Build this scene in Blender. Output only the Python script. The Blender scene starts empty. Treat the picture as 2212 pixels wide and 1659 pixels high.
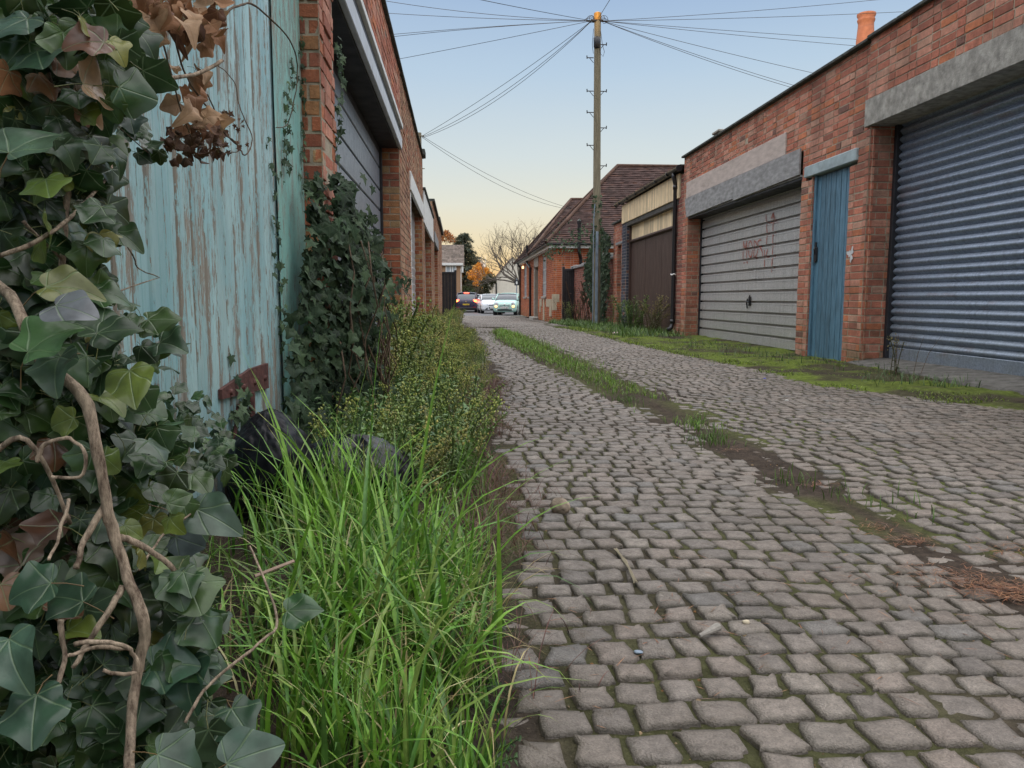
import bpy, math, random
import numpy as np
from mathutils import Vector, Matrix, Euler
random.seed(7)
RNG = np.random.default_rng(11)
SC = bpy.context.scene
COL = SC.collection
PI = math.pi
R = math.radians

# ------------------------------------------------------------------ camera maths
F = 1663.0            # focal length in pixels of a 2212-wide picture
CX, CY = 1106.0, 829.5
CAMZ = 0.70
YAW, PITCH = R(3.92), R(6.33)
FW = np.array([math.sin(YAW)*math.cos(PITCH), math.cos(YAW)*math.cos(PITCH), -math.sin(PITCH)])
RT = np.array([math.cos(YAW), -math.sin(YAW), 0.0])
UP = np.cross(RT, FW)
CAM = np.array([0, 0, CAMZ])
def ray(px, py):
    return FW + RT*((px-CX)/F) + UP*((CY-py)/F)
def at_y(px, py, Y):
    d = ray(px, py); return CAM + d*(Y/d[1])
def at_x(px, py, X):
    d = ray(px, py); return CAM + d*(X/d[0])
def at_d(px, py, D):
    return CAM + ray(px, py)*D
def gz(y):
    """height of the lane surface along its length"""
    return np.interp(y, [-50, 18, 24, 30, 40, 52, 70, 900], [0, 0, -.07, -.2, -.32, -.42, -.44, -.44])

# ------------------------------------------------------------------ noise for geometry
def _hash(ix, iy, seed):
    n = (ix.astype(np.int64)*374761393 + iy.astype(np.int64)*668265263 + seed*974711) & 0x7fffffff
    n = ((n ^ (n >> 13))*1274126177) & 0x7fffffff
    return ((n ^ (n >> 16)) & 0xffff)/65535.0
def vnoise(x, y, seed=0):
    x = np.asarray(x, float); y = np.asarray(y, float)
    ix = np.floor(x); iy = np.floor(y); fx = x-ix; fy = y-iy
    fx = fx*fx*(3-2*fx); fy = fy*fy*(3-2*fy)
    a = _hash(ix, iy, seed); b = _hash(ix+1, iy, seed); c = _hash(ix, iy+1, seed); d = _hash(ix+1, iy+1, seed)
    return (a*(1-fx)+b*fx)*(1-fy)+(c*(1-fx)+d*fx)*fy
def fbm(x, y, seed=0, o=3):
    s = 0; a = .5
    for i in range(o):
        s = s + a*vnoise(np.asarray(x)*2**i, np.asarray(y)*2**i, seed+i*17); a *= .5
    return s/(1-.5**o)

# ------------------------------------------------------------------ mesh builder
class MB:
    def __init__(s): s.V=[]; s.L=[]; s.S=[]; s.C=[]; s.A=[]; s.n=0
    def add(s, v, faces, col=(1,1,1), aux=0.0):
        v = np.asarray(v, float).reshape(-1, 3)
        if isinstance(faces, np.ndarray):
            s.L.append((faces+s.n).ravel()); s.S.append(np.full(len(faces), faces.shape[1]))
        else:
            s.L.append(np.concatenate([np.asarray(f) for f in faces])+s.n); s.S.append(np.array([len(f) for f in faces]))
        c = np.asarray(col, float)
        if c.ndim == 1: c = np.tile(c, (len(v), 1))
        a = np.asarray(aux, float)
        if a.ndim == 0: a = np.full(len(v), float(a))
        s.V.append(v); s.C.append(c); s.A.append(a); s.n += len(v)
    def box(s, lo, hi, col=(1,1,1), M=None):
        x0,y0,z0 = lo; x1,y1,z1 = hi
        v = np.array([[x0,y0,z0],[x1,y0,z0],[x1,y1,z0],[x0,y1,z0],[x0,y0,z1],[x1,y0,z1],[x1,y1,z1],[x0,y1,z1]], float)
        if M is not None: v = v@np.asarray(M)[:3,:3].T+np.asarray(M)[:3,3]
        s.add(v, np.array([[3,2,1,0],[4,5,6,7],[0,1,5,4],[1,2,6,5],[2,3,7,6],[3,0,4,7]]), col)
    def bbox(s, lo, hi, b=.006, col=(1,1,1)):
        """box with chamfered edges"""
        lo=np.array(lo,float); hi=np.array(hi,float)
        b=min(b, .45*min(hi-lo))
        vs=[]; idx={}
        for sx in (0,1):
            for sy in (0,1):
                for sz in (0,1):
                    c=np.array([hi[0] if sx else lo[0],hi[1] if sy else lo[1],hi[2] if sz else lo[2]])
                    d=np.array([-b if sx else b,-b if sy else b,-b if sz else b])
                    for ax in range(3):
                        p=c+d; p[ax]=c[ax]; idx[(sx,sy,sz,ax)]=len(vs); vs.append(p)
        fs=[]
        def q(a): return a
        for ax in range(3):
            o=[i for i in range(3) if i!=ax]
            for sgn in (0,1):
                f=[]
                for (u,w) in ((0,0),(1,0),(1,1),(0,1)):
                    k=[0,0,0]; k[ax]=sgn; k[o[0]]=u; k[o[1]]=w; f.append(idx[(*k,ax)])
                flip=(sgn==0)!=(ax==1)
                fs.append(f[::-1] if flip else f)
        for ax in range(3):
            o=[i for i in range(3) if i!=ax]
            for u in (0,1):
                for w in (0,1):
                    k0=[0,0,0]; k0[o[0]]=u; k0[o[1]]=w; k1=list(k0); k1[ax]=1
                    f=[idx[(*k0,o[0])],idx[(*k1,o[0])],idx[(*k1,o[1])],idx[(*k0,o[1])]]
                    fs.append(f)
        for sx in (0,1):
            for sy in (0,1):
                for sz in (0,1): fs.append([idx[(sx,sy,sz,0)],idx[(sx,sy,sz,1)],idx[(sx,sy,sz,2)]])
        s.add(np.array(vs), fs, col)
    def tube(s, pts, rad, sides=8, col=(1,1,1), cap=True, aux=0.0):
        pts=np.asarray(pts,float); n=len(pts)
        rad=np.full(n,rad) if np.isscalar(rad) else np.asarray(rad,float)
        t=np.gradient(pts,axis=0); t/= (np.linalg.norm(t,axis=1,keepdims=True)+1e-12)
        ref=np.array([0,0,1.]) if abs(t[0][2])<.9 else np.array([1.,0,0])
        u=np.cross(t[0],ref); u/=np.linalg.norm(u)
        rings=[]
        ang=np.arange(sides)*2*PI/sides
        for i in range(n):
            u=u-t[i]*np.dot(u,t[i]); u/= (np.linalg.norm(u)+1e-12); w=np.cross(t[i],u)
            rings.append(pts[i]+rad[i]*(np.cos(ang)[:,None]*u+np.sin(ang)[:,None]*w))
        v=np.concatenate(rings)
        k=np.arange(sides); k2=(k+1)%sides
        fs=np.concatenate([np.stack([i*sides+k,i*sides+k2,(i+1)*sides+k2,(i+1)*sides+k],1) for i in range(n-1)])
        if cap:
            fs=[list(f) for f in fs]+[list(k[::-1]),list((n-1)*sides+k)]
        s.add(v,fs,col,aux)
    def grid(s, P, col=(1,1,1), flip=False, aux=0.0):
        """P: (n,m,3) grid of points"""
        n,m=P.shape[:2]; i=np.arange(n*m).reshape(n,m)
        f=np.stack([i[:-1,:-1],i[1:,:-1],i[1:,1:],i[:-1,1:]],-1).reshape(-1,4)
        if flip: f=f[:,::-1]
        c=np.asarray(col)
        s.add(P.reshape(-1,3),f,c.reshape(-1,3) if c.ndim==3 else c, aux)
    def inst(s, tv, tf, pos, rot, scl, col, aux=None):
        """many copies of a template: rot (M,3,3), scl (M,) or (M,3), col (M,3)"""
        M=len(pos); N=len(tv)
        scl=np.asarray(scl,float)
        if scl.ndim==1: scl=np.repeat(scl[:,None],3,1)
        v=np.einsum('mij,mnj->mni',rot,tv[None]*scl[:,None,:])+pos[:,None,:]
        f=(tf[None]+(np.arange(M)*N)[:,None,None]).reshape(-1,tf.shape[1])
        s.add(v.reshape(-1,3),f,np.repeat(col,N,0),0.0 if aux is None else np.tile(aux,M))
    def build(s, name, mat, parent=None, smooth=False, local=False):
        me=bpy.data.meshes.new(name)
        V=np.concatenate(s.V); L=np.concatenate(s.L).astype(np.int32); S=np.concatenate(s.S).astype(np.int32)
        if parent is not None and not local: V=V-np.array(root_loc(parent))
        me.vertices.add(len(V)); me.loops.add(len(L)); me.polygons.add(len(S))
        me.vertices.foreach_set('co',V.astype(np.float32).ravel())
        st=np.zeros(len(S),np.int32); st[1:]=np.cumsum(S)[:-1]
        me.polygons.foreach_set('loop_start',st); me.loops.foreach_set('vertex_index',L)
        me.polygons.foreach_set('use_smooth',np.full(len(S),bool(smooth)))
        me.update(calc_edges=True); me.validate()
        C=np.concatenate(s.C); C=np.concatenate([C,np.ones((len(C),1))],1)
        a=me.attributes.new('col','FLOAT_COLOR','POINT'); a.data.foreach_set('color',C.astype(np.float32).ravel())
        b=me.attributes.new('aux','FLOAT','POINT'); b.data.foreach_set('value',np.concatenate(s.A).astype(np.float32))
        me.materials.append(mat)
        o=bpy.data.objects.new(name,me); COL.objects.link(o)
        if parent is not None: o.parent=parent
        return o
def root_loc(o):
    while o.parent is not None: o=o.parent
    return o.location
def thing(name,label,cat,loc=(0,0,0),group=None,rz=0):
    o=bpy.data.objects.new(name,None); COL.objects.link(o); o.empty_display_size=.2
    o.location=loc; o.rotation_euler=(0,0,rz); o['label']=label; o['category']=cat
    if group: o['group']=group
    return o
def tag(o,label=None,cat=None,group=None,kind=None):
    if label: o['label']=label
    if cat: o['category']=cat
    if group: o['group']=group
    if kind: o['kind']=kind
    return o
def lab(o,l): o['label']=l; return o

# ------------------------------------------------------------------ materials
class NT:
    def __init__(s,name):
        s.m=bpy.data.materials.new(name); s.m.use_nodes=True; s.t=s.m.node_tree
        s.b=s.t.nodes['Principled BSDF']; s._tc=None
    def n(s,ty,**kw):
        o=s.t.nodes.new(ty)
        for k,v in kw.items(): setattr(o,k,v)
        return o
    def l(s,a,b): s.t.links.new(a,b)
    def put(s,sock,v):
        if hasattr(v,'is_output'): s.l(v,sock)
        elif isinstance(v,(tuple,list)): sock.default_value=(*v,1) if len(v)==3 and len(sock.default_value)==4 else v
        else: sock.default_value=v
    def obj(s):
        if s._tc is None: s._tc=s.n('ShaderNodeTexCoord').outputs['Object']
        return s._tc
    def map(s,scale=(1,1,1),loc=(0,0,0)):
        o=s.n('ShaderNodeMapping'); s.l(s.obj(),o.inputs['Vector']); o.inputs['Scale'].default_value=scale; o.inputs['Location'].default_value=loc
        return o.outputs[0]
    def noise(s,scale=5,detail=4,vec=None,rough=.55,dist=0):
        o=s.n('ShaderNodeTexNoise'); s.l(vec if vec is not None else s.obj(),o.inputs['Vector'])
        o.inputs['Scale'].default_value=scale; o.inputs['Detail'].default_value=detail; o.inputs['Roughness'].default_value=rough; o.inputs['Distortion'].default_value=dist
        return o.outputs['Fac']
    def vor(s,scale=5,vec=None,feat='F1'):
        o=s.n('ShaderNodeTexVoronoi',feature=feat); s.l(vec if vec is not None else s.obj(),o.inputs['Vector']); o.inputs['Scale'].default_value=scale
        return o.outputs['Distance']
    def math(s,op,a,b=0.0,clamp=False):
        o=s.n('ShaderNodeMath',operation=op,use_clamp=clamp); s.put(o.inputs[0],a); s.put(o.inputs[1],b); return o.outputs[0]
    def rng(s,v,a,b,c=0.,d=1.):
        o=s.n('ShaderNodeMapRange'); s.put(o.inputs[0],v)
        for i,x in enumerate((a,b,c,d)): o.inputs[i+1].default_value=x
        return o.outputs[0]
    def mix(s,f,a,b,mode='MIX'):
        o=s.n('ShaderNodeMix',data_type='RGBA',blend_type=mode); s.put(o.inputs[0],f); s.put(o.inputs[6],a); s.put(o.inputs[7],b); return o.outputs[2]
    def attr(s,name='col'):
        o=s.n('ShaderNodeAttribute',attribute_name=name); return o.outputs['Color'] if name=='col' else o.outputs['Fac']
    def sep(s,v=None):
        o=s.n('ShaderNodeSeparateXYZ'); s.l(v if v is not None else s.obj(),o.inputs[0]); return o.outputs
    def bump(s,h,strength=.3,dist=.01):
        o=s.n('ShaderNodeBump'); s.l(h,o.inputs['Height']); o.inputs['Strength'].default_value=strength; o.inputs['Distance'].default_value=dist
        s.l(o.outputs[0],s.b.inputs['Normal'])
    def fin(s,color=None,rough=None,metal=None,spec=None):
        if color is not None: s.put(s.b.inputs['Base Color'],color)
        if rough is not None: s.put(s.b.inputs['Roughness'],rough)
        if metal is not None: s.put(s.b.inputs['Metallic'],metal)
        if spec is not None: s.put(s.b.inputs['Specular IOR Level'],spec)
        return s.m
_cache={}
def simple(name,color,rough=.7,metal=0,var=.25,scale=8,dirt=(.05,.045,.035),dirtamt=.35,bump=.15,bscale=60,stretch=(1,1,1),spec=.4):
    """colour broken up by two noises, grime, and a fine bump"""
    if name in _cache: return _cache[name]
    k=NT(name); v=k.map(stretch)
    n1=k.noise(scale,5,v); n2=k.noise(scale*.37,6,v,.65)
    if isinstance(color,str): color=k.mix(1.0,k.attr(),eval(color[1:]),'MULTIPLY')
    base=k.mix(1.0,k.attr(),(.86,.68,.45),'MULTIPLY') if color is None else color
    f=k.rng(n1,.3,.7,1-var,1+var)
    c=k.mix(1.0,base,f,'MULTIPLY')
    c=k.mix(k.rng(n2,.52,.75,0,dirtamt),c,dirt)
    if bump: k.bump(k.noise(bscale,4,v),bump,.01)
    _cache[name]=k.fin(c,k.rng(n1,.3,.7,min(1,rough+.08),max(0,rough-.08)),metal,spec)
    return _cache[name]

def mat_brick():
    k=NT('brick')
    c=k.attr()
    n=k.noise(22,6,None,.7); n2=k.noise(2.1,5); n3=k.noise(90,3)
    c=k.mix(1.0,c,k.rng(n,.25,.75,.62,1.35),'MULTIPLY')
    c=k.mix(k.rng(n3,.62,.72,0,.35),c,(.42,.36,.29))
    c=k.mix(k.rng(n2,.5,.75,0,.5),c,(.09,.06,.045))
    z=k.sep()[2]
    g=k.math('MULTIPLY',k.rng(z,.0,.5,1,0),k.rng(k.noise(5,4),.4,.65,0,.8))
    c=k.mix(g,c,(.07,.085,.03))
    so=k.math('MULTIPLY',k.rng(k.noise(1.6,6,k.map((1,1,.5)),.65),.45,.7,0,.55),k.rng(z,1.2,3.2,.25,1))
    c=k.mix(so,c,(.07,.055,.05))
    k.bump(k.noise(70,6,None,.7),.6,.012)
    return k.fin(c,.92,0,.2)
def mat_sett():
    k=NT('sett_stone')
    c=k.attr(); n=k.noise(38,6,None,.7); n2=k.noise(1.3,5); n3=k.noise(260,2); n4=k.noise(9,5,None,.7)
    c=k.mix(1.0,c,k.rng(n,.25,.75,.6,1.35),'MULTIPLY')
    c=k.mix(k.rng(n4,.56,.68,0,.55),c,(.10,.08,.055)); c=k.mix(k.rng(n4,.36,.28,0,.4),c,(.30,.27,.23))
    c=k.mix(1.0,c,k.rng(n3,.3,.7,.75,1.25),'MULTIPLY')
    c=k.mix(k.rng(n2,.45,.72,0,.55),c,(.075,.06,.045))
    c=k.mix(k.math('MULTIPLY',k.attr('aux'),k.rng(k.noise(24,5),.35,.6,.2,1)),c,(.05,.045,.03))
    k.bump(k.mix(.5,k.noise(55,6,None,.7),n3),.9,.008)
    return k.fin(c,k.rng(n,.3,.7,.72,.42),0,.4)
def mat_soil():
    k=NT('soil'); c=k.attr(); n=k.noise(30,7,None,.7); n2=k.noise(140,4)
    c=k.mix(1.0,c,k.rng(n,.25,.75,.35,1.6),'MULTIPLY')
    c=k.mix(k.rng(n2,.64,.72,0,.6),c,(.2,.16,.11))
    k.bump(k.mix(.4,n,n2),1.0,.02)
    return k.fin(c,.95,0,.15)
def mat_leaf(name='leaf',vein=(.19,.27,.14),rough=.33,vw=.012,vamt=.42,spec=.5):
    k=NT(name); c=k.attr(); n=k.noise(40,4); n2=k.noise(9,3)
    c=k.mix(1.0,c,k.rng(n,.3,.7,.65,1.35),'MULTIPLY')
    c=k.mix(k.rng(n2,.55,.75,0,.3),c,(.045,.06,.03))
    vd=k.attr('aux')
    if vamt>0:
        c=k.mix(k.rng(vd,vw*.35,vw,vamt,0),c,vein)
        k.bump(k.math('ADD',k.rng(vd,0,vw*1.3,0,1),k.math('MULTIPLY',n,.6)),.35,.003)
    # thin leaf: let some light through
    m=k.fin(c,k.rng(n,.3,.7,rough+.1,rough-.06),0,spec)
    tr=k.n('ShaderNodeBsdfTranslucent'); k.l(c,tr.inputs[0])
    mx=k.n('ShaderNodeMixShader'); mx.inputs[0].default_value=.22
    out=k.t.nodes['Material Output']
    k.l(k.b.outputs[0],mx.inputs[1]); k.l(tr.outputs[0],mx.inputs[2]); k.l(mx.outputs[0],out.inputs['Surface'])
    return m
def mat_gate():
    k=NT('peeling_paint')
    v=k.map((1,24,3.2)); v2=k.map((1,80,7)); v3=k.map((1,7,1.3))
    a=k.noise(3,6,v,.65,.2); b=k.noise(4,5,v2,.6); d=k.noise(1.4,3,v3)
    z=k.sep()[2]
    m=k.math('ADD',k.math('ADD',k.math('MULTIPLY',a,.55),k.math('MULTIPLY',b,.45)),k.math('MULTIPLY',k.math('SUBTRACT',d,.5),.5))
    edge=k.attr('aux')
    m=k.math('ADD',m,k.math('MULTIPLY',edge,.125))
    mask=k.rng(m,.575,.592,0,1)
    tone=k.noise(2.2,4,k.map((1,3,1)))
    paint=k.mix(k.rng(tone,.35,.65),(.25,.44,.47),(.38,.55,.56))
    paint=k.mix(k.rng(k.noise(5,5,v),.5,.7,0,.3),paint,(.2,.33,.33))
    paint=k.mix(k.rng(k.noise(3.1,5,k.map((1,2.5,1)),.65),.52,.72,0,.4),paint,(.42,.5,.48)); paint=k.mix(1.0,paint,k.attr('col'),'MULTIPLY')
    wood=k.mix(k.noise(7,5,v2),(.15,.135,.11),(.40,.36,.30))
    wood=k.mix(k.rng(k.noise(2,3),.4,.58,0,.75),wood,(.25,.26,.24)); wood=k.mix(k.math('MULTIPLY',edge,.45),wood,(.17,.14,.11))
    c=k.mix(mask,paint,wood)
    # grime low down
    c=k.mix(k.rng(z,.0,.55,.45,0),c,(.09,.09,.06))
    k.bump(k.math('SUBTRACT',k.math('MULTIPLY',k.noise(6,5,v2),.25),mask),.55,.004)
    return k.fin(c,k.rng(mask,0,1,.42,.9),0,.4)
def mat_shutter(name,base,rust=.4,metal=.55,green=0.0):
    k=NT(name); n=k.noise(60,4); n2=k.noise(2.2,5,k.map((1,.6,2.4)),.6)
    c=k.mix(1.0,base,k.rng(n,.3,.7,.72,1.25),'MULTIPLY')
    c=k.mix(k.rng(n2,.6,.74,0,rust),c,(.22,.09,.035))
    st=k.noise(3,5,k.map((1,9,.5)))
    c=k.mix(k.rng(st,.5,.7,0,.3),c,(.06,.065,.06))
    z=k.sep()[2]
    c=k.mix(k.math('MULTIPLY',k.rng(z,.05,.75,green,0),k.rng(k.noise(4,5,k.map((1,1,3))),.35,.6,.25,1)),c,(.19,.21,.13))
    k.bump(n,.25,.004)
    return k.fin(c,k.rng(k.noise(14,4),.3,.7,.5,.3),metal,.5)
def mat_tiles(name,c0,c1,course=.1):
    k=NT(name)
    c=k.attr(); n=k.noise(5,5); n2=k.noise(1.1,4)
    c=k.mix(1.0,c,k.rng(n,.3,.7,.7,1.3),'MULTIPLY')
    c=k.mix(k.rng(n2,.5,.7,0,.4),c,(.06,.05,.04))
    k.bump(k.noise(30,4),.3,.01)
    return k.fin(c,.85,0,.25)
def mat_emit(name,color,strength):
    k=NT(name); k.fin(color,.3); k.b.inputs['Emission Color'].default_value=(*color,1); k.b.inputs['Emission Strength'].default_value=strength
    return k.m
def mat_bark(name='bark',c0=(.075,.05,.035),c1=(.42,.33,.24)):
    k=NT(name); a=k.noise(110,5,k.map((1,1,.35)),.7); b=k.noise(14,4)
    c=k.mix(k.rng(a,.35,.65),c0,c1); c=k.mix(k.rng(b,.5,.7,0,.5),c,(.08,.075,.045))
    k.bump(a,.8,.004); return k.fin(c,.85,0,.25)

MB_brick=mat_brick(); M_sett=mat_sett(); M_soil=mat_soil()
M_leaf=mat_leaf(); M_leafsmall=mat_leaf('small_leaf',(.09,.13,.07),.62,.02,.3,.25)
M_dead=mat_leaf('dead_leaf',(.3,.17,.08),.7,.014,.4); M_grass=mat_leaf('grass_blade',(.3,.42,.15),.45,.1,0)
M_far=mat_leaf('far_foliage',(.1,.1,.05),.7,.1,0)
M_gate=mat_gate(); M_bark=mat_bark(); M_twig=mat_bark('twig_bark',(.05,.035,.025),(.15,.1,.065))
M_concrete=simple('concrete',(.3,.29,.26),.9,0,.35,14,(.07,.065,.05),.6,.5,80)
M_roller=mat_shutter('galvanised_steel',(.25,.30,.38),.5,.42,.25)
M_updoor=mat_shutter('grey_painted_steel',(.40,.40,.40),.12,.1,.3)
M_secdoor=mat_shutter('grey_door_panel',(.2,.225,.26),0,.0,.1)
M_bluepaint=simple('blue_door_paint','A(.075,.165,.235)',.55,0,.3,6,(.035,.06,.075),.55,.3,40,(1,6,1))
M_lintelpaint=simple('grey_blue_paint',(.30,.37,.39),.6,0,.2,9,(.12,.12,.1),.5,.2)
M_boardgrey=simple('weathered_grey_board',(.26,.26,.26),.85,0,.3,7,(.09,.085,.075),.5,.35,45,(1,1,3))
M_boardlight=simple('weathered_pale_board',(.46,.39,.35),.85,0,.15,5,(.2,.17,.14),.5,.2,30,(1,1,4))
M_felt=simple('roofing_felt',(.05,.055,.05),.9,0,.4,12,(.07,.08,.05),.6,.5,50)
M_brown=simple('dark_brown_boards',(.062,.034,.026),.6,0,.35,5,(.03,.02,.018),.5,.2,50,(1,12,.6))
M_cream=simple('cream_ribbed_boards',(1,1,1) if False else None,.55,0,.2,6,(.25,.18,.1),.55,.2,50,(1,14,.8))
M_black=simple('black_plastic',(.012,.012,.015),.35,0,.3,12,(.04,.04,.04),.3,.05,30,spec=.5)
M_blackpaint=simple('black_paint',(.018,.017,.02),.5,0,.3,8,(.05,.045,.04),.4,.2,40)
M_white=simple('white_paint',(.72,.72,.7),.55,0,.1,7,(.35,.33,.3),.4,.1)
M_dark=simple('dark_soffit',(.02,.021,.026),.6,0,.2,6,(.03,.03,.03),.3,.1)
M_rust=simple('rusty_iron',(.085,.032,.026),.75,0,.4,30,(.04,.02,.018),.5,.5,90)
M_pole=simple('weathered_pole_timber',(.2,.175,.12),.9,0,.35,9,(.08,.075,.05),.6,.6,40,(6,6,.35))
M_terra=simple('terracotta',(.36,.15,.095),.75,0,.15,10,(.3,.13,.07),.4,.2)
M_steelblue=simple('blue_grey_steel',(.2,.25,.31),.5,.2,.25,8,(.12,.1,.08),.5,.15)
M_wire=simple('black_cable',(.02,.02,.025),.6,0,.1,3,(.02,.02,.02),.1,0)
M_stone=simple('pale_stone',(.42,.36,.26),.85,0,.2,8,(.25,.21,.16),.5,.3)
M_frame=simple('grey_window_frame',(.32,.34,.36),.55,0,.15,8,(.2,.2,.2),.3,.1)
M_render=simple('white_render',(.75,.7,.6),.8,0,.06,4,(.5,.46,.38),.3,.1)
M_greydoor=simple('stone_grey_jamb',(.3,.26,.22),.8,0,.15,6,(.2,.17,.14),.4,.1)
M_tile=mat_tiles('clay_roof_tile',0,0)
def mat_glass(name='dark_glass',c=(.03,.04,.05),rough=.06):
    k=NT(name); n=k.noise(3,3); return k.fin(k.mix(n,c,tuple(x*2 for x in c)),rough,0,.8)
M_glass=mat_glass()
M_pane=mat_glass('window_pane',(.22,.26,.30),.2)
# ------------------------------------------------------------------ world, sun, camera
SUN_EL, SUN_AZ = R(4.0), R(-149.0)       # azimuth from +Y (north) clockwise: behind and to the left
def make_world():
    w=bpy.data.worlds.new('World'); SC.world=w; w.use_nodes=True; t=w.node_tree
    bg=t.nodes['Background']
    sky=t.nodes.new('ShaderNodeTexSky'); sky.sky_type='NISHITA'; sky.sun_disc=False
    sky.sun_elevation=SUN_EL; sky.sun_rotation=SUN_AZ; sky.air_density=1.0; sky.dust_density=1.2; sky.ozone_density=1.5
    tc=t.nodes.new('ShaderNodeTexCoord'); sp=t.nodes.new('ShaderNodeSeparateXYZ'); t.links.new(tc.outputs['Generated'],sp.inputs[0])
    rp=t.nodes.new('ShaderNodeValToRGB'); nz=t.nodes.new('ShaderNodeTexNoise'); nz.inputs['Scale'].default_value=2.2; nz.inputs['Detail'].default_value=5; nmp=t.nodes.new('ShaderNodeMapping'); nmp.inputs['Scale'].default_value=(1,1,5); t.links.new(tc.outputs['Generated'],nmp.inputs[0]); t.links.new(nmp.outputs[0],nz.inputs['Vector'])
    ma=t.nodes.new('ShaderNodeMath'); ma.operation='MULTIPLY_ADD'; t.links.new(nz.outputs[0],ma.inputs[0]); ma.inputs[1].default_value=.035; ma.inputs[2].default_value=-.0175
    mb_=t.nodes.new('ShaderNodeMath'); mb_.operation='ADD'; t.links.new(sp.outputs[2],mb_.inputs[0]); t.links.new(ma.outputs[0],mb_.inputs[1]); t.links.new(mb_.outputs[0],rp.inputs[0])
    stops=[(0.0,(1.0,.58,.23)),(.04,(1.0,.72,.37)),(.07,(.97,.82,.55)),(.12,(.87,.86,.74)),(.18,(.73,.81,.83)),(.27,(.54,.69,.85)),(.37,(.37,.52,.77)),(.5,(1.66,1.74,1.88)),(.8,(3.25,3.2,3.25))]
    while len(rp.color_ramp.elements)<len(stops): rp.color_ramp.elements.new(.5)
    for e,(p,c) in zip(rp.color_ramp.elements,stops): e.position=p; e.color=(*c,1)
    sc=t.nodes.new('ShaderNodeMix'); sc.data_type='RGBA'; sc.blend_type='MULTIPLY'; sc.inputs[0].default_value=1
    t.links.new(sky.outputs[0],sc.inputs[6]); sc.inputs[7].default_value=(SKYK,SKYK,SKYK,1)
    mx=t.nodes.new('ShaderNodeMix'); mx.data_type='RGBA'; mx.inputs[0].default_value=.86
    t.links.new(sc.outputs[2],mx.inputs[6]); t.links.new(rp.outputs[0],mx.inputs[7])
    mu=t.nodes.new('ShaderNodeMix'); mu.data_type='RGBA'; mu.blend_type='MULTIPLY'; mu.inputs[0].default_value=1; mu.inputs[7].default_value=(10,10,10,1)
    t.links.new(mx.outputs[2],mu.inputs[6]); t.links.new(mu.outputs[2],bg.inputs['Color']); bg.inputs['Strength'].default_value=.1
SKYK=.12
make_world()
sl=bpy.data.lights.new('sun','SUN'); sl.energy=3.0; sl.angle=R(.5); sl.color=(1,.62,.25)
so=bpy.data.objects.new('sun',sl); COL.objects.link(so)
sd=Vector((math.sin(SUN_AZ)*math.cos(SUN_EL),math.cos(SUN_AZ)*math.cos(SUN_EL),math.sin(SUN_EL)))
so.rotation_euler=(-sd).to_track_quat('-Z','Y').to_euler(); so.location=(-20,-30,20)
cd=bpy.data.cameras.new('camera'); cam=bpy.data.objects.new('camera',cd); COL.objects.link(cam); SC.camera=cam
cd.sensor_width=36; cd.lens=36*F/2212; cd.clip_start=.02; cd.clip_end=3000
cam.location=(0,0,CAMZ); cam.rotation_euler=(PI/2-PITCH,0,-YAW)
SC.view_settings.view_transform='Standard'; SC.view_settings.look='None'; SC.view_settings.exposure=0
SC.cycles.max_bounces=6; SC.cycles.use_denoising=True

# ------------------------------------------------------------------ ground, lane
def xl(y): return .2+.10*np.sin(y*1.1)*.5+.12*(fbm(y*.9,y*0+3,5)-.5)+np.interp(y,[0,1.5,3,8,14,30,50],[-.24,-.22,-.08,.06,.08,-.1,-.2])
def xr(y): return 3.35+.15*(fbm(y*.8,y*0+9,6)-.5)+np.interp(y,[0,4.5,6,9,14,22,26,40],[.35,.25,-.3,-.45,-.58,-.85,-.45,-.1])
def xm(y): return np.interp(y,[0,2,5,10,17],[1.36,1.40,1.36,1.12,.9])
def wm(y): return np.interp(y,[0,2.2,3.3,5,9,14,17,17.8],[.02,.05,.10,.17,.26,.3,.14,0])+.06*(vnoise(y*2.3,y*0,4)-.5)*(y<17)
def undul(x,y): return .05*(fbm(x*.55+3,y*.4,21)-.5)-.035*np.exp(-((x-xm(y))/.5)**2)*(y<20)
gm=MB()
gx=np.arange(-3.2,6.4,.04); gy=np.concatenate([np.arange(-.6,9,.045),np.arange(9,20,.09)])
X,Y=np.meshgrid(gx,gy,indexing='ij')
b=fbm(X*7,Y*7,1,4); fine=fbm(X*30,Y*30,2,3)
left=np.clip((xl(Y)-X)/.25,0,1); right=np.clip((X-xr(Y))/.25,0,1); med=np.clip(1-np.abs(X-xm(Y))/np.maximum(wm(Y)+.05,.01),0,1)
Z=gz(Y)+undul(X,Y)-.0078+.009*(b-.5)+.006*(fine-.5)+left*(.03+.05*(b-.3))+right*(.018+.035*(b-.35))+med*np.where(Y<5.2,.022*(b-.35),.016)
soil=np.array([.05,.037,.028]); moss=np.array([.10,.135,.022]); joint=np.array([.046,.036,.027]); brownred=np.array([.06,.032,.024])
mm=np.clip((fbm(X*2.2,Y*1.6,31,4)-.40)*6,0,1)*(.30+.70*np.clip((X-.9)/2.2,0,1))
mm=np.maximum(mm*.8,np.clip((X-xr(Y)+.55)/.5,0,1)*np.clip((fbm(X*4,Y*2.5,33)-.33)*6,0,1)*(Y>5.6))
mm=np.maximum(mm,np.exp(-((X-(xr(Y)-.05))/.12)**2)*.8*(Y<6.6)*(Y>3))
mm=mm*(1-left)*(1-.85*np.clip((fbm(X*3,Y*2.2,88,3)-.5)*9,0,1)*(X>2.4))
C=joint*(1-mm[...,None])+moss*mm[...,None]
s=np.clip(left+med,0,1)[...,None]; C=C*(1-s)+soil*s
C=C*(.8+.5*b[...,None])
gm.grid(np.stack([X,Y,Z],-1),C,flip=True)
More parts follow.
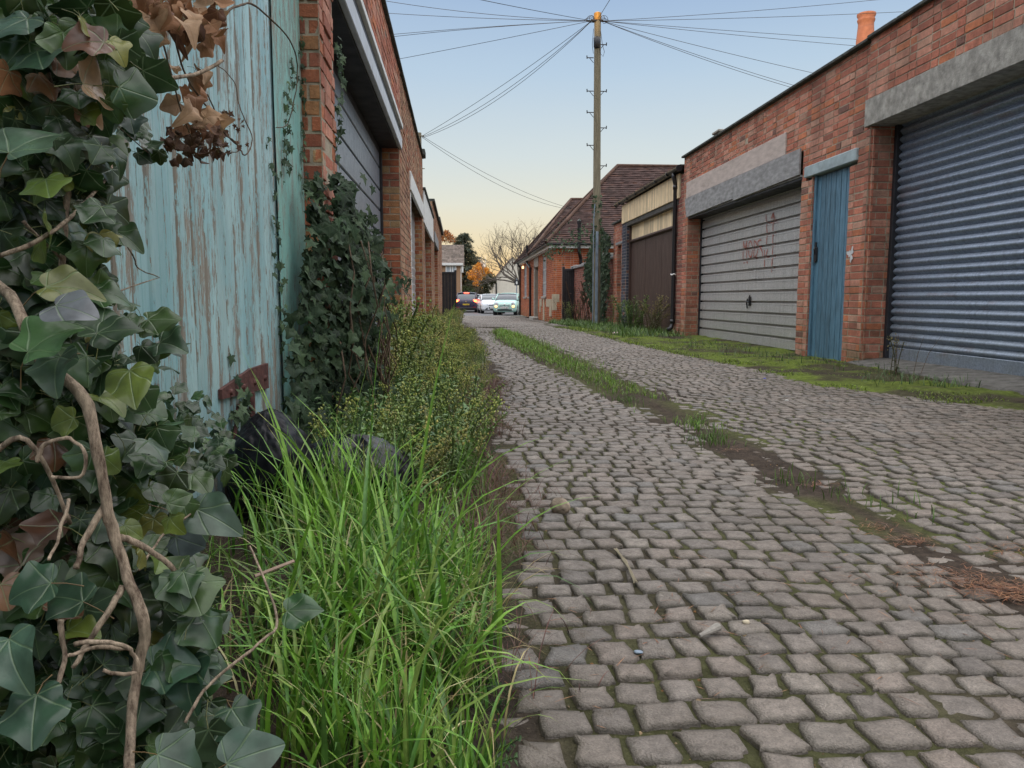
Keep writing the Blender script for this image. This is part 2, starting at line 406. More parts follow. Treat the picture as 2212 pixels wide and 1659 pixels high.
fx=np.array([-500,-120,-40,-15,-6,-2,0,2,5,9,20,60,200,500.]); fy=np.array([-80,-20,-5,0,10,18,21,24,27,30,35,40,46,52,60,70,90,150,300,900.])
X,Y=np.meshgrid(fx,fy,indexing='ij')
gm.grid(np.stack([X,Y,gz(Y)-.09],-1),(.07,.07,.05),flip=True)
# soil under the far setts
gx=np.arange(-2.4,5,.25); gy=np.arange(19.9,51,.3); X,Y=np.meshgrid(gx,gy,indexing='ij')
gm.grid(np.stack([X,Y,gz(Y)-.025+.03*fbm(X,Y,3)*((X<xl(Y))|(X>xr(Y)))],-1),(.07,.065,.045),flip=True)
tag(gm.build('ground',M_soil,smooth=True),kind='structure')

def make_setts():
    mb=MB(); NN=16
    ang=np.arange(NN)*2*PI/NN+PI/NN
    c=np.cos(ang); sn=np.sin(ang); e=.27
    ox=np.sign(c)*np.abs(c)**e; oy=np.sign(sn)*np.abs(sn)**e
    P=[];W=[];D=[];TL=[];
    y=.55; j=0
    while y<50:
        d=.077+.020*random.random() if y<20 else .1+.03*random.random()
        a,b=float(xl(np.array(y))),float(xr(np.array(y)))
        if y>20: b=min(b+.4,3.9); a=min(a,-.2)
        x=a-random.random()*.11-.05
        while x<b:
            w=.070+.038*random.random()
            if y>24: w*=1.25
            cx=x+w/2
            P.append((cx,y+d/2+.05*math.sin(cx*1.3+y*.25)-.035*cx+.006*math.sin(cx*5+y*3)));W.append(w);D.append(d)
            x+=w
        y+=d; j+=1
    P=np.array(P);W=np.array(W);D=np.array(D); M=len(P)
    x,y=P[:,0],P[:,1]
    keep=(np.abs(x-xm(y))>wm(y)*(.75+.5*RNG.random(M)))|(y>17.5)|((y<5.2)&(RNG.random(M)<.72))
    # a strip of sunk, half buried setts near the median and along the verge
    sink=.019*np.exp(-((x-xm(y))/(wm(y)+.07))**2)*(y<17.5)*np.where(y<5.2,.15+1.1*vnoise(x*5,y*3,77),1)+.022*np.exp(-((x-xl(y))/.09)**2)+.014*np.exp(-((x-xr(y))/.10)**2)
    keep&=~((np.abs(x-xl(y))<.12)&(RNG.random(M)<.35))
    P,W,D,sink=P[keep],W[keep],D[keep],sink[keep]; M=len(P); x,y=P[:,0],P[:,1]
    z=gz(y)+undul(x,y)-sink+RNG.normal(0,.0013,M)
    base=np.array([[.215,.182,.152],[.205,.176,.150],[.22,.181,.150],[.18,.166,.15],[.17,.147,.127],[.235,.203,.17]])
    colr=base[RNG.choice(6,M,p=[.3,.26,.18,.06,.07,.13])]*(.70+.20*RNG.random((M,1)))
    # warm moss tint toward the right side
    for near in (True,False):
        I=np.where((y<15)==near)[0]
        m=len(I)
        if near: nn,oxx,oyy=NN,ox,oy
        else:
            nn=8; a8=np.arange(8)*PI/4+PI/8; oxx=np.sign(np.cos(a8))*np.abs(np.cos(a8))**.4; oyy=np.sign(np.sin(a8))*np.abs(np.sin(a8))**.4
        hw=(W[I]/2-.004-.003*RNG.random(m))[:,None]; hd=(D[I]/2-.004-.0025*RNG.random(m))[:,None]
        jit=1+RNG.normal(0,.06 if near else .05,(m,nn))-(np.abs(RNG.normal(0,.10,(m,nn)))*(RNG.random((m,nn))<.18)); shx=RNG.normal(0,.07,(m,1)); shy=RNG.normal(0,.05,(m,1)); tap=RNG.normal(0,.06,(m,1))
        bx=oxx[None]*hw*jit; by=oyy[None]*hd*jit
        bx,by=bx*(1+tap*oyy[None])+shx*by,by+shy*bx
        tilt=RNG.normal(0,.018,(m,2)); crown=.001+.0025*RNG.random((m,1))
        rings=[(1.03,-.045),(1.0,-.0055),(.955,-.0008),(.66,.6)] if near else [(1.0,-.03),(.95,-.004)]
        vs=[];ax=[]
        lump=RNG.normal(0,.0014,(m,nn))
        for r,h in rings:
            hh=(crown*h if h>.1 else np.full((m,1),h))+(lump if h>-.02 else 0)
            px=bx*r+P[I,0][:,None]; py=by*r+P[I,1][:,None]
            vs.append(np.stack([px,py,z[I][:,None]+hh+bx*r*tilt[:,:1]+by*r*tilt[:,1:]],-1)); ax.append(np.full((m,nn),1.0 if h<-.01 else (.55 if r>.9 else 0.)))
        vs.append(np.stack([P[I,0],P[I,1],z[I]+crown[:,0]],-1)[:,None]); ax.append(np.zeros((m,1)))
        v=np.concatenate(vs,1); ax=np.concatenate(ax,1); N=v.shape[1]
        k=np.arange(nn);k2=(k+1)%nn
        q=np.concatenate([np.stack([i*nn+k,i*nn+k2,(i+1)*nn+k2,(i+1)*nn+k],1) for i in range(len(rings)-1)])
        tcap=np.stack([(len(rings)-1)*nn+k,(len(rings)-1)*nn+k2,np.full(nn,N-1)],1)
        off=(np.arange(m)*N)[:,None,None]
        cc=np.repeat(colr[I],N,0)
        n0=mb.n
        mb.add(v.reshape(-1,3),(q[None]+off).reshape(-1,4),cc,ax.ravel())
        mb.L.append((tcap[None]+off).ravel()+n0); mb.S.append(np.full(m*nn,3))
    tag(mb.build('cobbled_lane',M_sett,smooth=True),kind='structure')
make_setts()
st=MB(); X,Y=np.meshgrid(np.array([-80,-30,-8,-2,0,2,5,10,40,80.]),np.array([50.,56,62,68,76]),indexing='ij'); st.grid(np.stack([X,Y,gz(Y)+.004],-1),(.06,.06,.062),flip=True)
M_asph=simple('asphalt',(.075,.074,.075),.6,0,.25,4,(.04,.04,.04),.4,.3,60)
tag(st.build('street',M_asph),kind='structure')

# ------------------------------------------------------------------ brick walls in real bricks
RED=[((.46,.175,.115),3),((.40,.15,.10),2.5),((.50,.24,.17),2.6),((.33,.13,.09),.6),((.48,.175,.09),1),((.44,.25,.18),.8),((.22,.115,.09),.2)]
BUFF=[((.40,.225,.14),3),((.36,.2,.13),2),((.43,.27,.17),2),((.36,.135,.075),1.4),((.28,.15,.1),.8)]
QUOIN=[((.36,.12,.06),3),((.42,.2,.09),2),((.30,.10,.06),2),((.38,.24,.12),1)]
ORANGE=[((.44,.12,.045),3),((.40,.105,.045),2),((.47,.15,.06),2),((.34,.09,.05),.8)]
BLUE=[((.06,.07,.1),3),((.09,.10,.13),2),((.05,.055,.075),2),((.2,.1,.08),.6)]
DULL=[((.31,.12,.09),3),((.23,.085,.068),2),((.31,.13,.095),1.5),((.17,.075,.065),1)]
MORT=(.40,.345,.26)
def bricks(mb,o,u,n,L,H,holes=(),pal=RED,mort=MORT,start=0,proud=.005,jit=.75,bond='flemish',back=True,rows=None):
    o=np.array(o,float);u=np.array(u,float);n=np.array(n,float)
    rects=[];back_q=[]
    rh=.075; nr=int(math.ceil(H/rh))
    for j in range(nr):
        v0=j*rh; v1=min(v0+rh,H)
        if v1-v0<.02: continue
        vm=(v0+v1)/2
        iv=[(0,L)]
        for (a,b,c,d) in holes:
            if c<=vm<d:
                ni=[]
                for s,e in iv:
                    if b<=s or a>=e: ni.append((s,e)); continue
                    if a>s: ni.append((s,a))
                    if b<e: ni.append((b,e))
                iv=ni
        for s,e in iv:
            back_q.append((s,e,v0,v1))
            x=s; k=(j+start)%2
            if k: 
                w=.1125*.9
                rects.append((x,min(x+w,e),v0,v1)); x+=w
            hd=(j%2==0)
            while x<e-.01:
                if bond=='flemish': w=.225 if not hd else .1125; hd=not hd
                else: w=.225
                if e-(x+w)<.04: w=e-x
                rects.append((x,min(x+w,e),v0,v1)); x+=w
    r=np.array(rects); m=len(r)
    if m:
        g=.0062
        jj=RNG.normal(0,.0017*jit,(m,4))
        a=r[:,0]+g+jj[:,0]; b=r[:,1]-g+jj[:,1]; c=r[:,2]+g+jj[:,2]*.7; d=r[:,3]-g+jj[:,3]*.7
        b=np.maximum(b,a+.012)
        dep=RNG.normal(0,.0022*jit,m)+.0; ch=.0022
        rot=RNG.normal(0,.006*jit,m)
        def ring(ins,depth):
            us=np.stack([a+ins,b-ins,b-ins,a+ins],1); vv=np.stack([c+ins,c+ins,d-ins,d-ins],1)
            uc=(a+b)/2; vc=(c+d)/2
            us2=us-(vv-vc[:,None])*rot[:,None]; vv2=vv+(us-uc[:,None])*rot[:,None]
            return o+us2[...,None]*u+vv2[...,None]*np.array([0,0,1.])+(dep[:,None]+depth+RNG.normal(0,.0008*jit,(m,4)))[...,None]*n
        V=np.concatenate([ring(0,-.03),ring(0,-ch),ring(ch,0)],1)
        k=np.arange(4);k2=(k+1)%4
        f=np.concatenate([np.stack([k,k2,4+k2,4+k],1),np.stack([4+k,4+k2,8+k2,8+k],1),np.array([[8,9,10,11]])])
        if np.dot(np.cross(u,[0,0,1]),n)<0: f=f[:,::-1]
        pc=np.array([p[0] for p in pal]); pw=np.array([p[1] for p in pal]); 
        col=pc[RNG.choice(len(pal),m,p=pw/pw.sum())]*(.86+.28*RNG.random((m,1)))
        mb.add(V.reshape(-1,3),(f[None]+(np.arange(m)*12)[:,None,None]).reshape(-1,4),np.repeat(col,12,0))
    bq=np.array(back_q)
    if back and len(bq):
        V=np.stack([o+q[:,None]*u+w[:,None]*np.array([0,0,1.])-n*proud for q,w in ((bq[:,0],bq[:,2]),(bq[:,1],bq[:,2]),(bq[:,1],bq[:,3]),(bq[:,0],bq[:,3]))],1)
        f=np.arange(len(bq)*4).reshape(-1,4)
        if np.dot(np.cross(u,[0,0,1]),n)<0: f=f[:,::-1]
        mb.add(V.reshape(-1,3),f,mort)

def corrug(mb,X,y0,y1,z0,z1,prof,nx=-1,col=(1,1,1),nseg=24,wob=0.004):
    """sheet across y with a repeated vertical profile [(dz,depth)...]; period = last dz"""
    per=prof[-1][0]; zz=[];dd=[]
    z=z0
    while z<z1-1e-6:
        for a,d in prof[:-1]:
            if z+a<z1: zz.append(z+a); dd.append(d)
        z+=per
    zz.append(z1); dd.append(prof[0][1])
    ys=np.linspace(y0,y1,nseg+1)
    zz=np.array(zz);dd=np.array(dd)
    Yg,Zg=np.meshgrid(ys,zz,indexing='ij')
    w=wob*(fbm(Yg*1.1,Zg*2.1,8)-.5)*2
    P=np.stack([X+nx*(dd[None]+w),Yg,Zg],-1)
    mb.grid(P,col,flip=(nx>0))

# ================================================================== RIGHT SIDE
PX=4.17; UY=(0,1,0); UX=(1,0,0); NL=(-1,0,0); NC=(0,-1,0)
def coping(mb,X0,X1,y0,y1,z,h=.035,sag=.012):
    n=max(2,int((y1-y0)/.25)); ys=np.linspace(y0,y1,n+1)
    for i in range(n):
        d=sag*(random.random()-.5)
        mb.bbox((X0+d,ys[i]+.002,z+d*.5),(X1,ys[i+1]-.002,z+h+d*.6),.006)
# --- garage with the roller shutter
g0=thing('brick_garage','brick garage with blue-grey corrugated roller shutter under a rough concrete lintel, nearest right','garage',(PX,5.6,0))
mb=MB()
XJ=PX-.024
bricks(mb,(XJ,2.6,0),UY,NL,5.2,3.29,[(1.0,5.12,0,2.43),(.8,5.23,2.43,2.70)],RED)
bricks(mb,(XJ,7.72,0),UX,NC,.30,2.43,(),RED,start=1)
bricks(mb,(XJ,7.8,2.43),UX,(0,1,0),.03,.84,(),RED,back=False)
mb.box((PX+.3,2.5,2.5),(PX+.36,7.8,3.2),MORT); mb.box((PX+.33,2.5,3.15),(PX+6,7.8,3.24),MORT)
mb.box((PX+.30,7.72,-.1),(PX+.9,7.9,2.5),MORT)
mb.build('wall',MB_brick,g0)
mb=MB(); 
ys=np.linspace(3.3,7.83,40); zs=np.linspace(2.433,2.697,7); Yg,Zg=np.meshgrid(ys,zs,indexing='ij')
mb.bbox((XJ-.012,3.3,2.432),(XJ+.30,7.828,2.698),.004)
mb.build('concrete_lintel',M_concrete,g0,smooth=False)
mb=MB()
prof=[(0,.0)]+[(.004+.066*t,.004+.026*math.sin(PI*t)) for t in np.linspace(.06,.94,9)]+[(.072,.004),(.0745,-.007),(.079,-.007),(.082,0)]
corrug(mb,PX+.285,3.5,7.70,.20,2.5,prof,-1,nseg=40,wob=.006)
mb.build('roller_shutter',M_roller,g0,smooth=True)
mb=MB(); mb.bbox((PX+.262,3.5,.085),(PX+.3,7.70,.205),.006); mb.build('shutter_bottom_rail',M_roller,g0)
mb=MB(); mb.bbox((PX+.225,7.66,.085),(PX+.30,7.712,2.44),.004); mb.build('guide_rail',M_dark,g0)
mb=MB(); coping(mb,PX-.07,PX+.4,2.6,7.8,3.285); mb.build('roof_edge',M_felt,g0)
sl_=MB(); 
ys=np.arange(2.6,7.76,.02); xs=np.linspace(3.98,4.46,16); Xg,Yg=np.meshgrid(xs,ys,indexing='ij')
gr=((Yg+Xg*.9)/.21)%1; gro=np.where((gr<.14)&(Yg<7.2),-.012,0)
sl_.grid(np.stack([Xg,Yg,np.interp(Xg,[3.98,4.0,4.06,4.46],[-.03,.035,.05,.092])+gro+.006*fbm(Xg*9,Yg*9,2)],-1),flip=True)
tag(sl_.build('concrete_ramp',simple('dark_concrete',(.105,.10,.09),.9,0,.35,9,(.05,.05,.04),.7,.5,60)),kind='structure')

# --- garage with the up-and-over door and blue side door
g1=thing('brick_garage','red brick garage with grey graffitied up-and-over door and narrow blue side door','garage',(PX,11,0))
mb=MB(); O=7.8
bricks(mb,(PX,7.70,0),UY,NL,6.62,3.27,[(.45,1.32,0,2.13),(.30,1.50,2.13,2.27),(1.62,6.32,0,2.2),(1.60,6.42,2.2,2.5),(2.1,6.42,2.5,2.8),(-.1,.085,2.42,3.4)],RED)
bricks(mb,(PX,14.02,0),UX,NC,.30,2.2,(),RED,start=1)
bricks(mb,(PX,9.02,0),UX,NC,.12,2.13,(),RED,start=1)
bricks(mb,(PX,14.32,0),UX,(0,1,0),.5,3.27,(),RED)
mb.box((PX+.3,7.8,2.4),(PX+.36,14.3,3.2),MORT); mb.box((PX+.33,7.8,3.15),(PX+6,14.3,3.24),MORT); mb.box((PX+.3,14.02,-.1),(PX+.8,14.3,2.4),MORT)
mb.box((PX+.13,8.96,-.1),(PX+.8,9.3,2.4),MORT); mb.box((PX+.14,7.75,-.1),(PX+.8,8.17,2.4),MORT)
mb.build('wall',MB_brick,g1)
mb=MB()
P=.162
prof=[(0,.030),(.098,.030),(.0985,.022),(.1065,.022),(.107,.027),(.128,.026),(.1285,-.012),(.160,-.012),(P,.030)]
corrug(mb,PX+.29,9.34,13.98,.02,2.24,prof,-1,nseg=30,wob=.006)
DR=mb.build('garage_door',M_updoor,g1)
for a,b in ((13.97,14.01),(9.31,9.34)):
    mb=MB(); mb.bbox((PX+.235,a,0),(PX+.3,b,2.2),.003); mb.build('door_frame',M_dark,g1)
# handle
hp=at_x(1615/1.0,652,PX+.25); 
def srcpix(sx,sy): return sx/1.8228,sy/1.8228
def zm(x,y): return srcpix(2750+x/4.1475,800+y/4.1475)
mb=MB()
hc=at_x(*zm(833,1612),PX+.25)
for dy,z0,z1 in ((-.045,-.05,.10),(.045,-.10,.05)):
    mb.tube([(PX+.235,hc[1]+dy,hc[2]+z0),(PX+.225,hc[1]+dy,hc[2]+(z0+z1)/2),(PX+.235,hc[1]+dy,hc[2]+z1)],.011,6)
mb.tube([(PX+.225,hc[1]-.045,hc[2]),(PX+.225,hc[1]+.045,hc[2])],.012,6)
mb.bbox((PX+.25,hc[1]-.05,hc[2]-.06),(PX+.262,hc[1]+.05,hc[2]+.08),.003)
mb.build('door_handle',M_black,DR)
# graffiti strokes follow the ribs of the door
def dep(z):
    t=(z-.02)%P; return np.interp(t,[p[0] for p in prof],[p[1] for p in prof])
def stroke(mb,pts,w,col):
    pts=[at_x(*zm(*p),PX+.27) for p in pts]; q=[]
    for a,b in zip(pts[:-1],pts[1:]):
        n=max(2,int(np.linalg.norm(b-a)/.012))
        q+= [a+(b-a)*i/n for i in range(n)]
    q.append(pts[-1]); q=np.array(q)
    t=np.gradient(q[:,1:],axis=0); t/=np.linalg.norm(t,axis=1,keepdims=True)+1e-9
    nrm=np.stack([-t[:,1],t[:,0]],1)
    ww=w*(.7+.6*fbm(np.arange(len(q))*.31,np.zeros(len(q))+pts[0][1],4))[:,None]
    rows=[]
    for sgn in (-1,1):
        yz=q[:,1:]+sgn*nrm*ww
        rows.append(np.stack([PX+.29-dep(yz[:,1])-.004-.004,yz[:,0],yz[:,1]],-1))
    mb.grid(np.stack(rows,0),col)
M_graf=simple('red_spray_paint',(.36,.115,.09),.7,0,.3,60,(.34,.26,.25),.6,0)
M_grafw=simple('white_scrawl_paint',(.55,.56,.57),.7,0,.2,60,(.3,.3,.3),.8,0)
mb=MB(); cr=(.3,.1,.08)
S=[[(752,622),(748,780),(744,935)],[(752,622),(765,690),(779,748),(792,690),(806,615)],[(806,615),(805,780),(802,932)],
   [(866+32*math.sin(t),750-132*math.cos(t)) for t in np.linspace(0,2*PI,19)],
   [(932,608),(926,760),(918,910)],[(932,608),(962,645),(984,720),(985,790),(966,850),(918,910)],
   [(1046,600),(1015,602),(990,632),(986,675),(1006,712),(1040,750),(1064,800),(1068,850),(1056,895)],
   [(755,960),(765,990)],[(800,945),(820,985)],[(1095,760),(1098,895)],[(1150,752),(1122,850),(1135,890)],[(1098,920),(1098,1050)],[(1120,180),(1140,480),(1130,700)],[(1240,150),(1236,480),(1228,880),(1212,1080),(1215,1130)],
   [(1240,155),(1210,250)],[(1240,155),(1268,265)],[(1165,320),(1220,315),(1310,310)]]
for s_ in S: stroke(mb,s_,.011,cr)
lab(mb.build('graffiti',M_graf,DR),'red spray painted letters MODS')
mb=MB()
SW=[[(815,1010),(825,1085),(850,1060),(845,1015)],[(880,1015),(870,1095)],[(905,1030),(925,1015),(930,1050),(905,1070),(910,1095),(940,1080)],
           [(905,1170),(890,1205),(915,1225),(895,1280)],[(925,1170),(925,1285)],[(925,1230),(945,1215),(950,1280)],[(965,1210),(963,1280)],[(985,1190),(980,1260)],[(975,1195),(1003,1185)]]
for grp,lb_ in ((SW[:3],'small white scrawl under the red letters'),(SW[3:],'lower white scrawl')):
    mb=MB()
    for s_ in grp: stroke(mb,s_,.006,(.5,.5,.5))
    lab(mb.build('graffiti',M_grafw,DR),lb_)
# boards over the garage door
mb=MB()
for (a,b) in ((9.32,11.6),(11.605,14.12)):
    lo=np.array([[PX-.036,a,2.20],[PX-.036,b,2.17],[PX-.015,b,2.17],[PX-.015,a,2.20],[PX-.036,a,2.51],[PX-.036,b,2.51],[PX-.015,b,2.51],[PX-.015,a,2.51]])
    if b>14: lo[[1,2],1]-=.12
    mb.add(lo,np.array([[3,2,1,0],[4,5,6,7],[0,1,5,4],[1,2,6,5],[2,3,7,6],[3,0,4,7]]))
mb.bbox((PX-.012,9.32,2.17),(PX+.26,14.0,2.195),.004)
mb.build('grey_fascia_board',M_boardgrey,g1)
mb=MB(); mb.bbox((PX-.018,9.8,2.515),(PX+.05,14.1,2.80),.006); mb.build('pale_board',M_boardlight,g1)
mb=MB(); mb.box((PX+.0,9.3,2.14),(PX+.3,14.0,2.165)); mb.build('soffit',M_dark,g1)
# blue door
mb=MB(); nb=7; w=(9.0-8.17)/nb
for i in range(nb):
    y0=8.17+i*w; t_=.85+.25*random.random(); mb.bbox((PX+.045,y0+.005,-.02),(PX+.075,y0+w-.005,2.12),.004,(t_,t_,t_))
mb.box((PX+.068,8.16,-.02),(PX+.08,9.0,2.12),(.3,.3,.3))
bd=mb.build('side_door',M_bluepaint,g1)
mb=MB(); mb.tube([(PX+.03,8.93,1.12),(PX+.03,8.93,1.36)],.012,6); mb.bbox((PX+.026,8.90,1.14),(PX+.044,8.965,1.30),.004); mb.tube([(PX+.02,8.93,1.30),(PX+.0,8.91,1.28),(PX+.02,8.93,1.22)],.007,6); mb.build('latch',M_black,bd)
mb=MB(); mb.bbox((PX+.02,8.965,-.02),(PX+.09,9.015,2.13),.004); mb.build('door_jamb',M_bluepaint,g1)
mb=MB(); mb.bbox((PX-.028,7.98,2.135),(PX+.1,9.20,2.265),.008); mb.build('door_lintel',M_lintelpaint,g1)
mb=MB(); coping(mb,PX-.06,PX+.4,7.8,14.34,3.272); mb.build('roof_edge',M_felt,g1)
# paint marks on the brick beside the blue door
mb=MB(); 
a=np.arange(26)*2*PI/26; rr=.05+.022*np.sin(3*a+1)+.016*np.sin(7*a); pts=np.stack([np.full(26,PX-.0085),8.03+rr*np.cos(a)*1.1,1.17+rr*np.sin(a)*1.2],-1)
mb.add(np.concatenate([pts,[[PX-.0085,8.03,1.17]]]),np.array([[i,(i+1)%26,26] for i in range(26)]))
mb.build('paint_smear',M_grafw,g1)

# --- timber fronted garage
g2=thing('timber_garage','garage with cream ribbed boards above dark brown plank doors and black gutter','garage',(PX,17,0))
mb=MB(); y=14.55
while y<19.68:
    w=.10; t_=.7+.35*random.random(); mb.bbox((PX-.03,y,2.58),(PX+.0,min(y+w-.02,19.68),3.04),.008,(t_,t_,t_*.95)); y+=w
mb.box((PX-.012,14.5,2.60),(PX+.02,19.7,3.02),(.4,.4,.4))
mb.build('upper_cladding',M_cream,g2)
mb=MB(); y=15.0
while y<19.1:
    w=.11; t_=.65+.4*random.random(); mb.bbox((PX+.11,y,2.14),(PX+.14,y+w-.014,2.5),.006,(t_,t_,t_*.95)); y+=w
mb.build('lower_cladding',M_cream,g2)
mb=MB(); mb.bbox((PX-.0,14.6,2.48),(PX+.16,19.66,2.585),.005); mb.build('shadow_board',M_blackpaint,g2)
mb=MB(); mb.bbox((PX+.07,14.9,2.07),(PX+.15,19.15,2.14),.01); mb.bbox((PX+.05,14.9,2.09),(PX+.12,19.15,2.11),.004); mb.build('door_rail',M_brown,g2)
for (a,b) in ((14.9,16.2),(16.22,17.65),(17.67,19.1)):
    mb=MB(); y=a
    while y<b-.01:
        w=min(.1,b-y); mb.bbox((PX+.11,y,.03),(PX+.14,y+w-.004,2.07),.006); y+=w
    mb.box((PX+.128,a,.03),(PX+.136,b,2.07),(.2,.2,.2))
    mb.build('plank_door',M_brown,g2)
mb=MB(); mb.bbox((PX+.06,19.1,0),(PX+.15,19.2,2.5),.006); mb.build('door_post',M_brown,g2)
mb=MB()
bricks(mb,(PX,14.30,0),UY,NL,.55,3.0,(),DULL)
bricks(mb,(PX+.14,14.85,0),UY,NL,.1,2.1,(),DULL)
mb.box((PX+.5,14.4,2.9),(PX+6,19.7,3.0),MORT); mb.box((PX+.16,14.4,-.1),(PX+.2,19.7,3.0),(.05,.05,.05))
mb.box((PX+.02,19.62,2.58),(PX+4,19.70,3.02),(.3,.25,.18))
mb.build('side_wall',MB_brick,g2)
mb=MB()
th=np.linspace(PI,2*PI,9); ys=np.linspace(14.34,20.05,14)
for r,fl in ((.065,False),(.058,True)):
    Pg=np.stack([np.stack([PX-.09+r*np.cos(th),np.full(9,yy),3.12+r*np.sin(th)],-1) for yy in ys]); mb.grid(Pg,flip=fl)
for yy in (14.34,20.05): mb.tube([(PX-.09,yy,3.10),(PX-.09,yy+.015,3.10)],.062,12)
for yy in np.arange(15,20,.9): mb.bbox((PX-.16,yy,3.05),(PX-.0,yy+.03,3.125),.004)
mb.build('gutter',M_black,g2)
mb=MB(); mb.tube([(PX-.09,14.68,3.06),(PX-.09,14.68,2.98),(PX-.05,14.70,2.84),(PX-.05,14.70,.25),(PX-.07,14.69,.14),(PX-.16,14.66,.09)],.042,12)
for z in (2.8,.26): mb.tube([(PX-.05,14.70,z-.04),(PX-.05,14.70,z+.04)],.05,12)
dp=mb.build('downpipe',M_black,g2,smooth=True)
mb=MB(); mb.tube([(PX-.05+.046*math.cos(a),14.70+.046*math.sin(a),1.16+.01*math.sin(3*a)) for a in np.linspace(0,2*PI,17)],.012,5); mb.build('tie',M_white,dp)
mb=MB(); mb.bbox((PX-.06,14.4,3.15),(PX+3.5,19.9,3.18),.006); mb.build('roof',M_felt,g2)

# --- brick pier with the narrow doorway
g3=thing('brick_pier_wall','brick wall end with blue brick edge and narrow dark doorway, beside the timber garage','wall',(PX,20.1,0))
mb=MB()
bricks(mb,(PX,19.70,-.02),UY,NL,1.12,2.68,[(.10,.62,0,2.12)],RED)
bricks(mb,(PX,20.30,-.02),UX,NC,.2,2.12,(),RED)
mb.box((PX+.25,19.8,-.1),(PX+.3,20.8,2.6),MORT)
mb.build('wall',MB_brick,g3)
mb=MB(); bricks(mb,(PX-.006,19.16,-.02),UY,NL,.55,2.62,(),BLUE,(.3,.28,.26)); bricks(mb,(PX-.006,19.16,-.02),UX,NC,.12,2.6,(),BLUE,(.3,.28,.26)); mb.build('blue_brick_pier',MB_brick,g3)
mb=MB(); mb.bbox((PX+.16,19.78,0),(PX+.2,20.34,2.1),.004); mb.build('narrow_door',M_brown,g3)
mb=MB(); mb.bbox((PX-.05,19.75,2.665),(PX+.3,20.9,2.72),.01); mb.build('coping',M_felt,g3)
mb=MB(); mb.bbox((PX-.012,19.7,2.10),(PX+.1,20.5,2.17),.01); mb.build('door_lintel',M_boardgrey,g3)

# --- low garden wall
g4=thing('garden_wall','low worn brick wall with stone coping between ivy and black gate','wall',(PX,26,gz(26)))
mb=MB(); bricks(mb,(PX,20.85,-.25),UY,NL,7.6,2.02,(),DULL,(.28,.23,.19)); mb.box((PX+.03,20.85,-.3),(PX+.2,28.45,1.75),MORT); bricks(mb,(PX,28.45,-.25),UX,NC,.2,2.0,(),DULL); mb.build('wall',MB_brick,g4)
mb=MB()
for i in range(6): mb.bbox((PX-.06,20.9+i*1.26,1.765),(PX+.25,20.9+i*1.26+1.25,1.85+.03*(i%2)),.012)
mb.build('coping',M_boardgrey,g4)
# --- black gates
def plank_gate(label,x0,x1,Y,z0,z1,skew=0):
    t=thing('plank_gate',label,'gate',((x0+x1)/2,Y,z0))
    mb=MB(); n=max(4,int((x1-x0)/.11)); w=(x1-x0)/n
    for i in range(n): mb.bbox((x0+i*w+.002,Y-.015+skew*i,z0+.06),(x0+(i+1)*w-.002,Y+.015+skew*i,z1-.05),.004)
    mb.build('boards',M_blackpaint,t)
    for x in (x0-.04,x1+.04):
        mb=MB(); mb.bbox((x-.045,Y-.05+(skew*n if x>x0 else 0),z0-.05),(x+.045,Y+.05+(skew*n if x>x0 else 0),z1+.06),.008); mb.build('post',M_blackpaint,t)
    for za,zb in ((z1-.09,z1-.01),(z0+.3,z0+.38)):
        mb=MB(); mb.bbox((x0,Y-.04,za),(x1,Y-.016,zb),.005); mb.build('rail',M_blackpaint,t)
    return t
plank_gate('black plank gate standing open beside the low garden wall on the right',3.82,4.10,27.9,gz(27.9),1.78,.012)
plank_gate('black plank gate leaf jutting from the far end of the left brick garages',-.70,-.18,32,gz(32),1.80)

# --- chimney on the house behind the roof
ch=thing('chimney','tall terracotta chimney pot rising above the right garage roof','chimney',tuple(at_y(1868,150,22)))
p0=at_y(1868,108,22); p1=at_y(1868,30,22); r=.24; hh=p1[2]-p0[2]
mb=MB(); zz=np.array([-.4,0,.25,.62,.74,.80,.83,.88,.95,1.0])*hh; rr=np.array([1.08,1.06,1.02,.9,.88,.98,1.0,.9,1.05,1.06])*r
mb.tube([(p0[0],p0[1],p0[2]+z) for z in zz],rr,20); mb.build('pot',M_terra,ch,smooth=True)
mb=MB(); mb.tube([(p0[0],p0[1],p1[2]+.003),(p0[0],p0[1],p1[2]+.006)],r*.9,20); mb.build('pot_mouth',M_black,ch)
mb=MB(); mb.box((p0[0]-.5,p0[1]-.4,0),(p0[0]+.5,p0[1]+.4,p0[2]-.35*hh),(.3,.12,.08)); mb.build('stack',MB_brick,ch)
q=at_y(1572,288,26)
cs=thing('chimney','small squat brick chimney stack just showing over the right garage roof','chimney',tuple(q))
mb=MB(); bricks(mb,(q[0]-.38,q[1]-.25,q[2]-.8),UX,NC,.76,.8,(),DULL); mb.box((q[0]-.37,q[1]-.235,0),(q[0]+.37,q[1]+.3,q[2]-.01),(.2,.1,.08)); mb.build('stack',MB_brick,cs)
mb=MB(); mb.bbox((q[0]-.43,q[1]-.3,q[2]-.005),(q[0]+.43,q[1]+.35,q[2]+.08),.02); mb.build('cap',M_concrete,cs)
fn=at_y(2008,18,20)
fo=MB(); fo.tube([(fn[0],fn[1],fn[2]-1.5),(fn[0],fn[1],fn[2]-.15),(fn[0],fn[1],fn[2]-.05),(fn[0],fn[1],fn[2]+.08)],[.02,.02,.05,.01],8)
tag(fo.build('roof_finial',M_black),'thin dark finial poking above the garage roof at the upper right','finial')

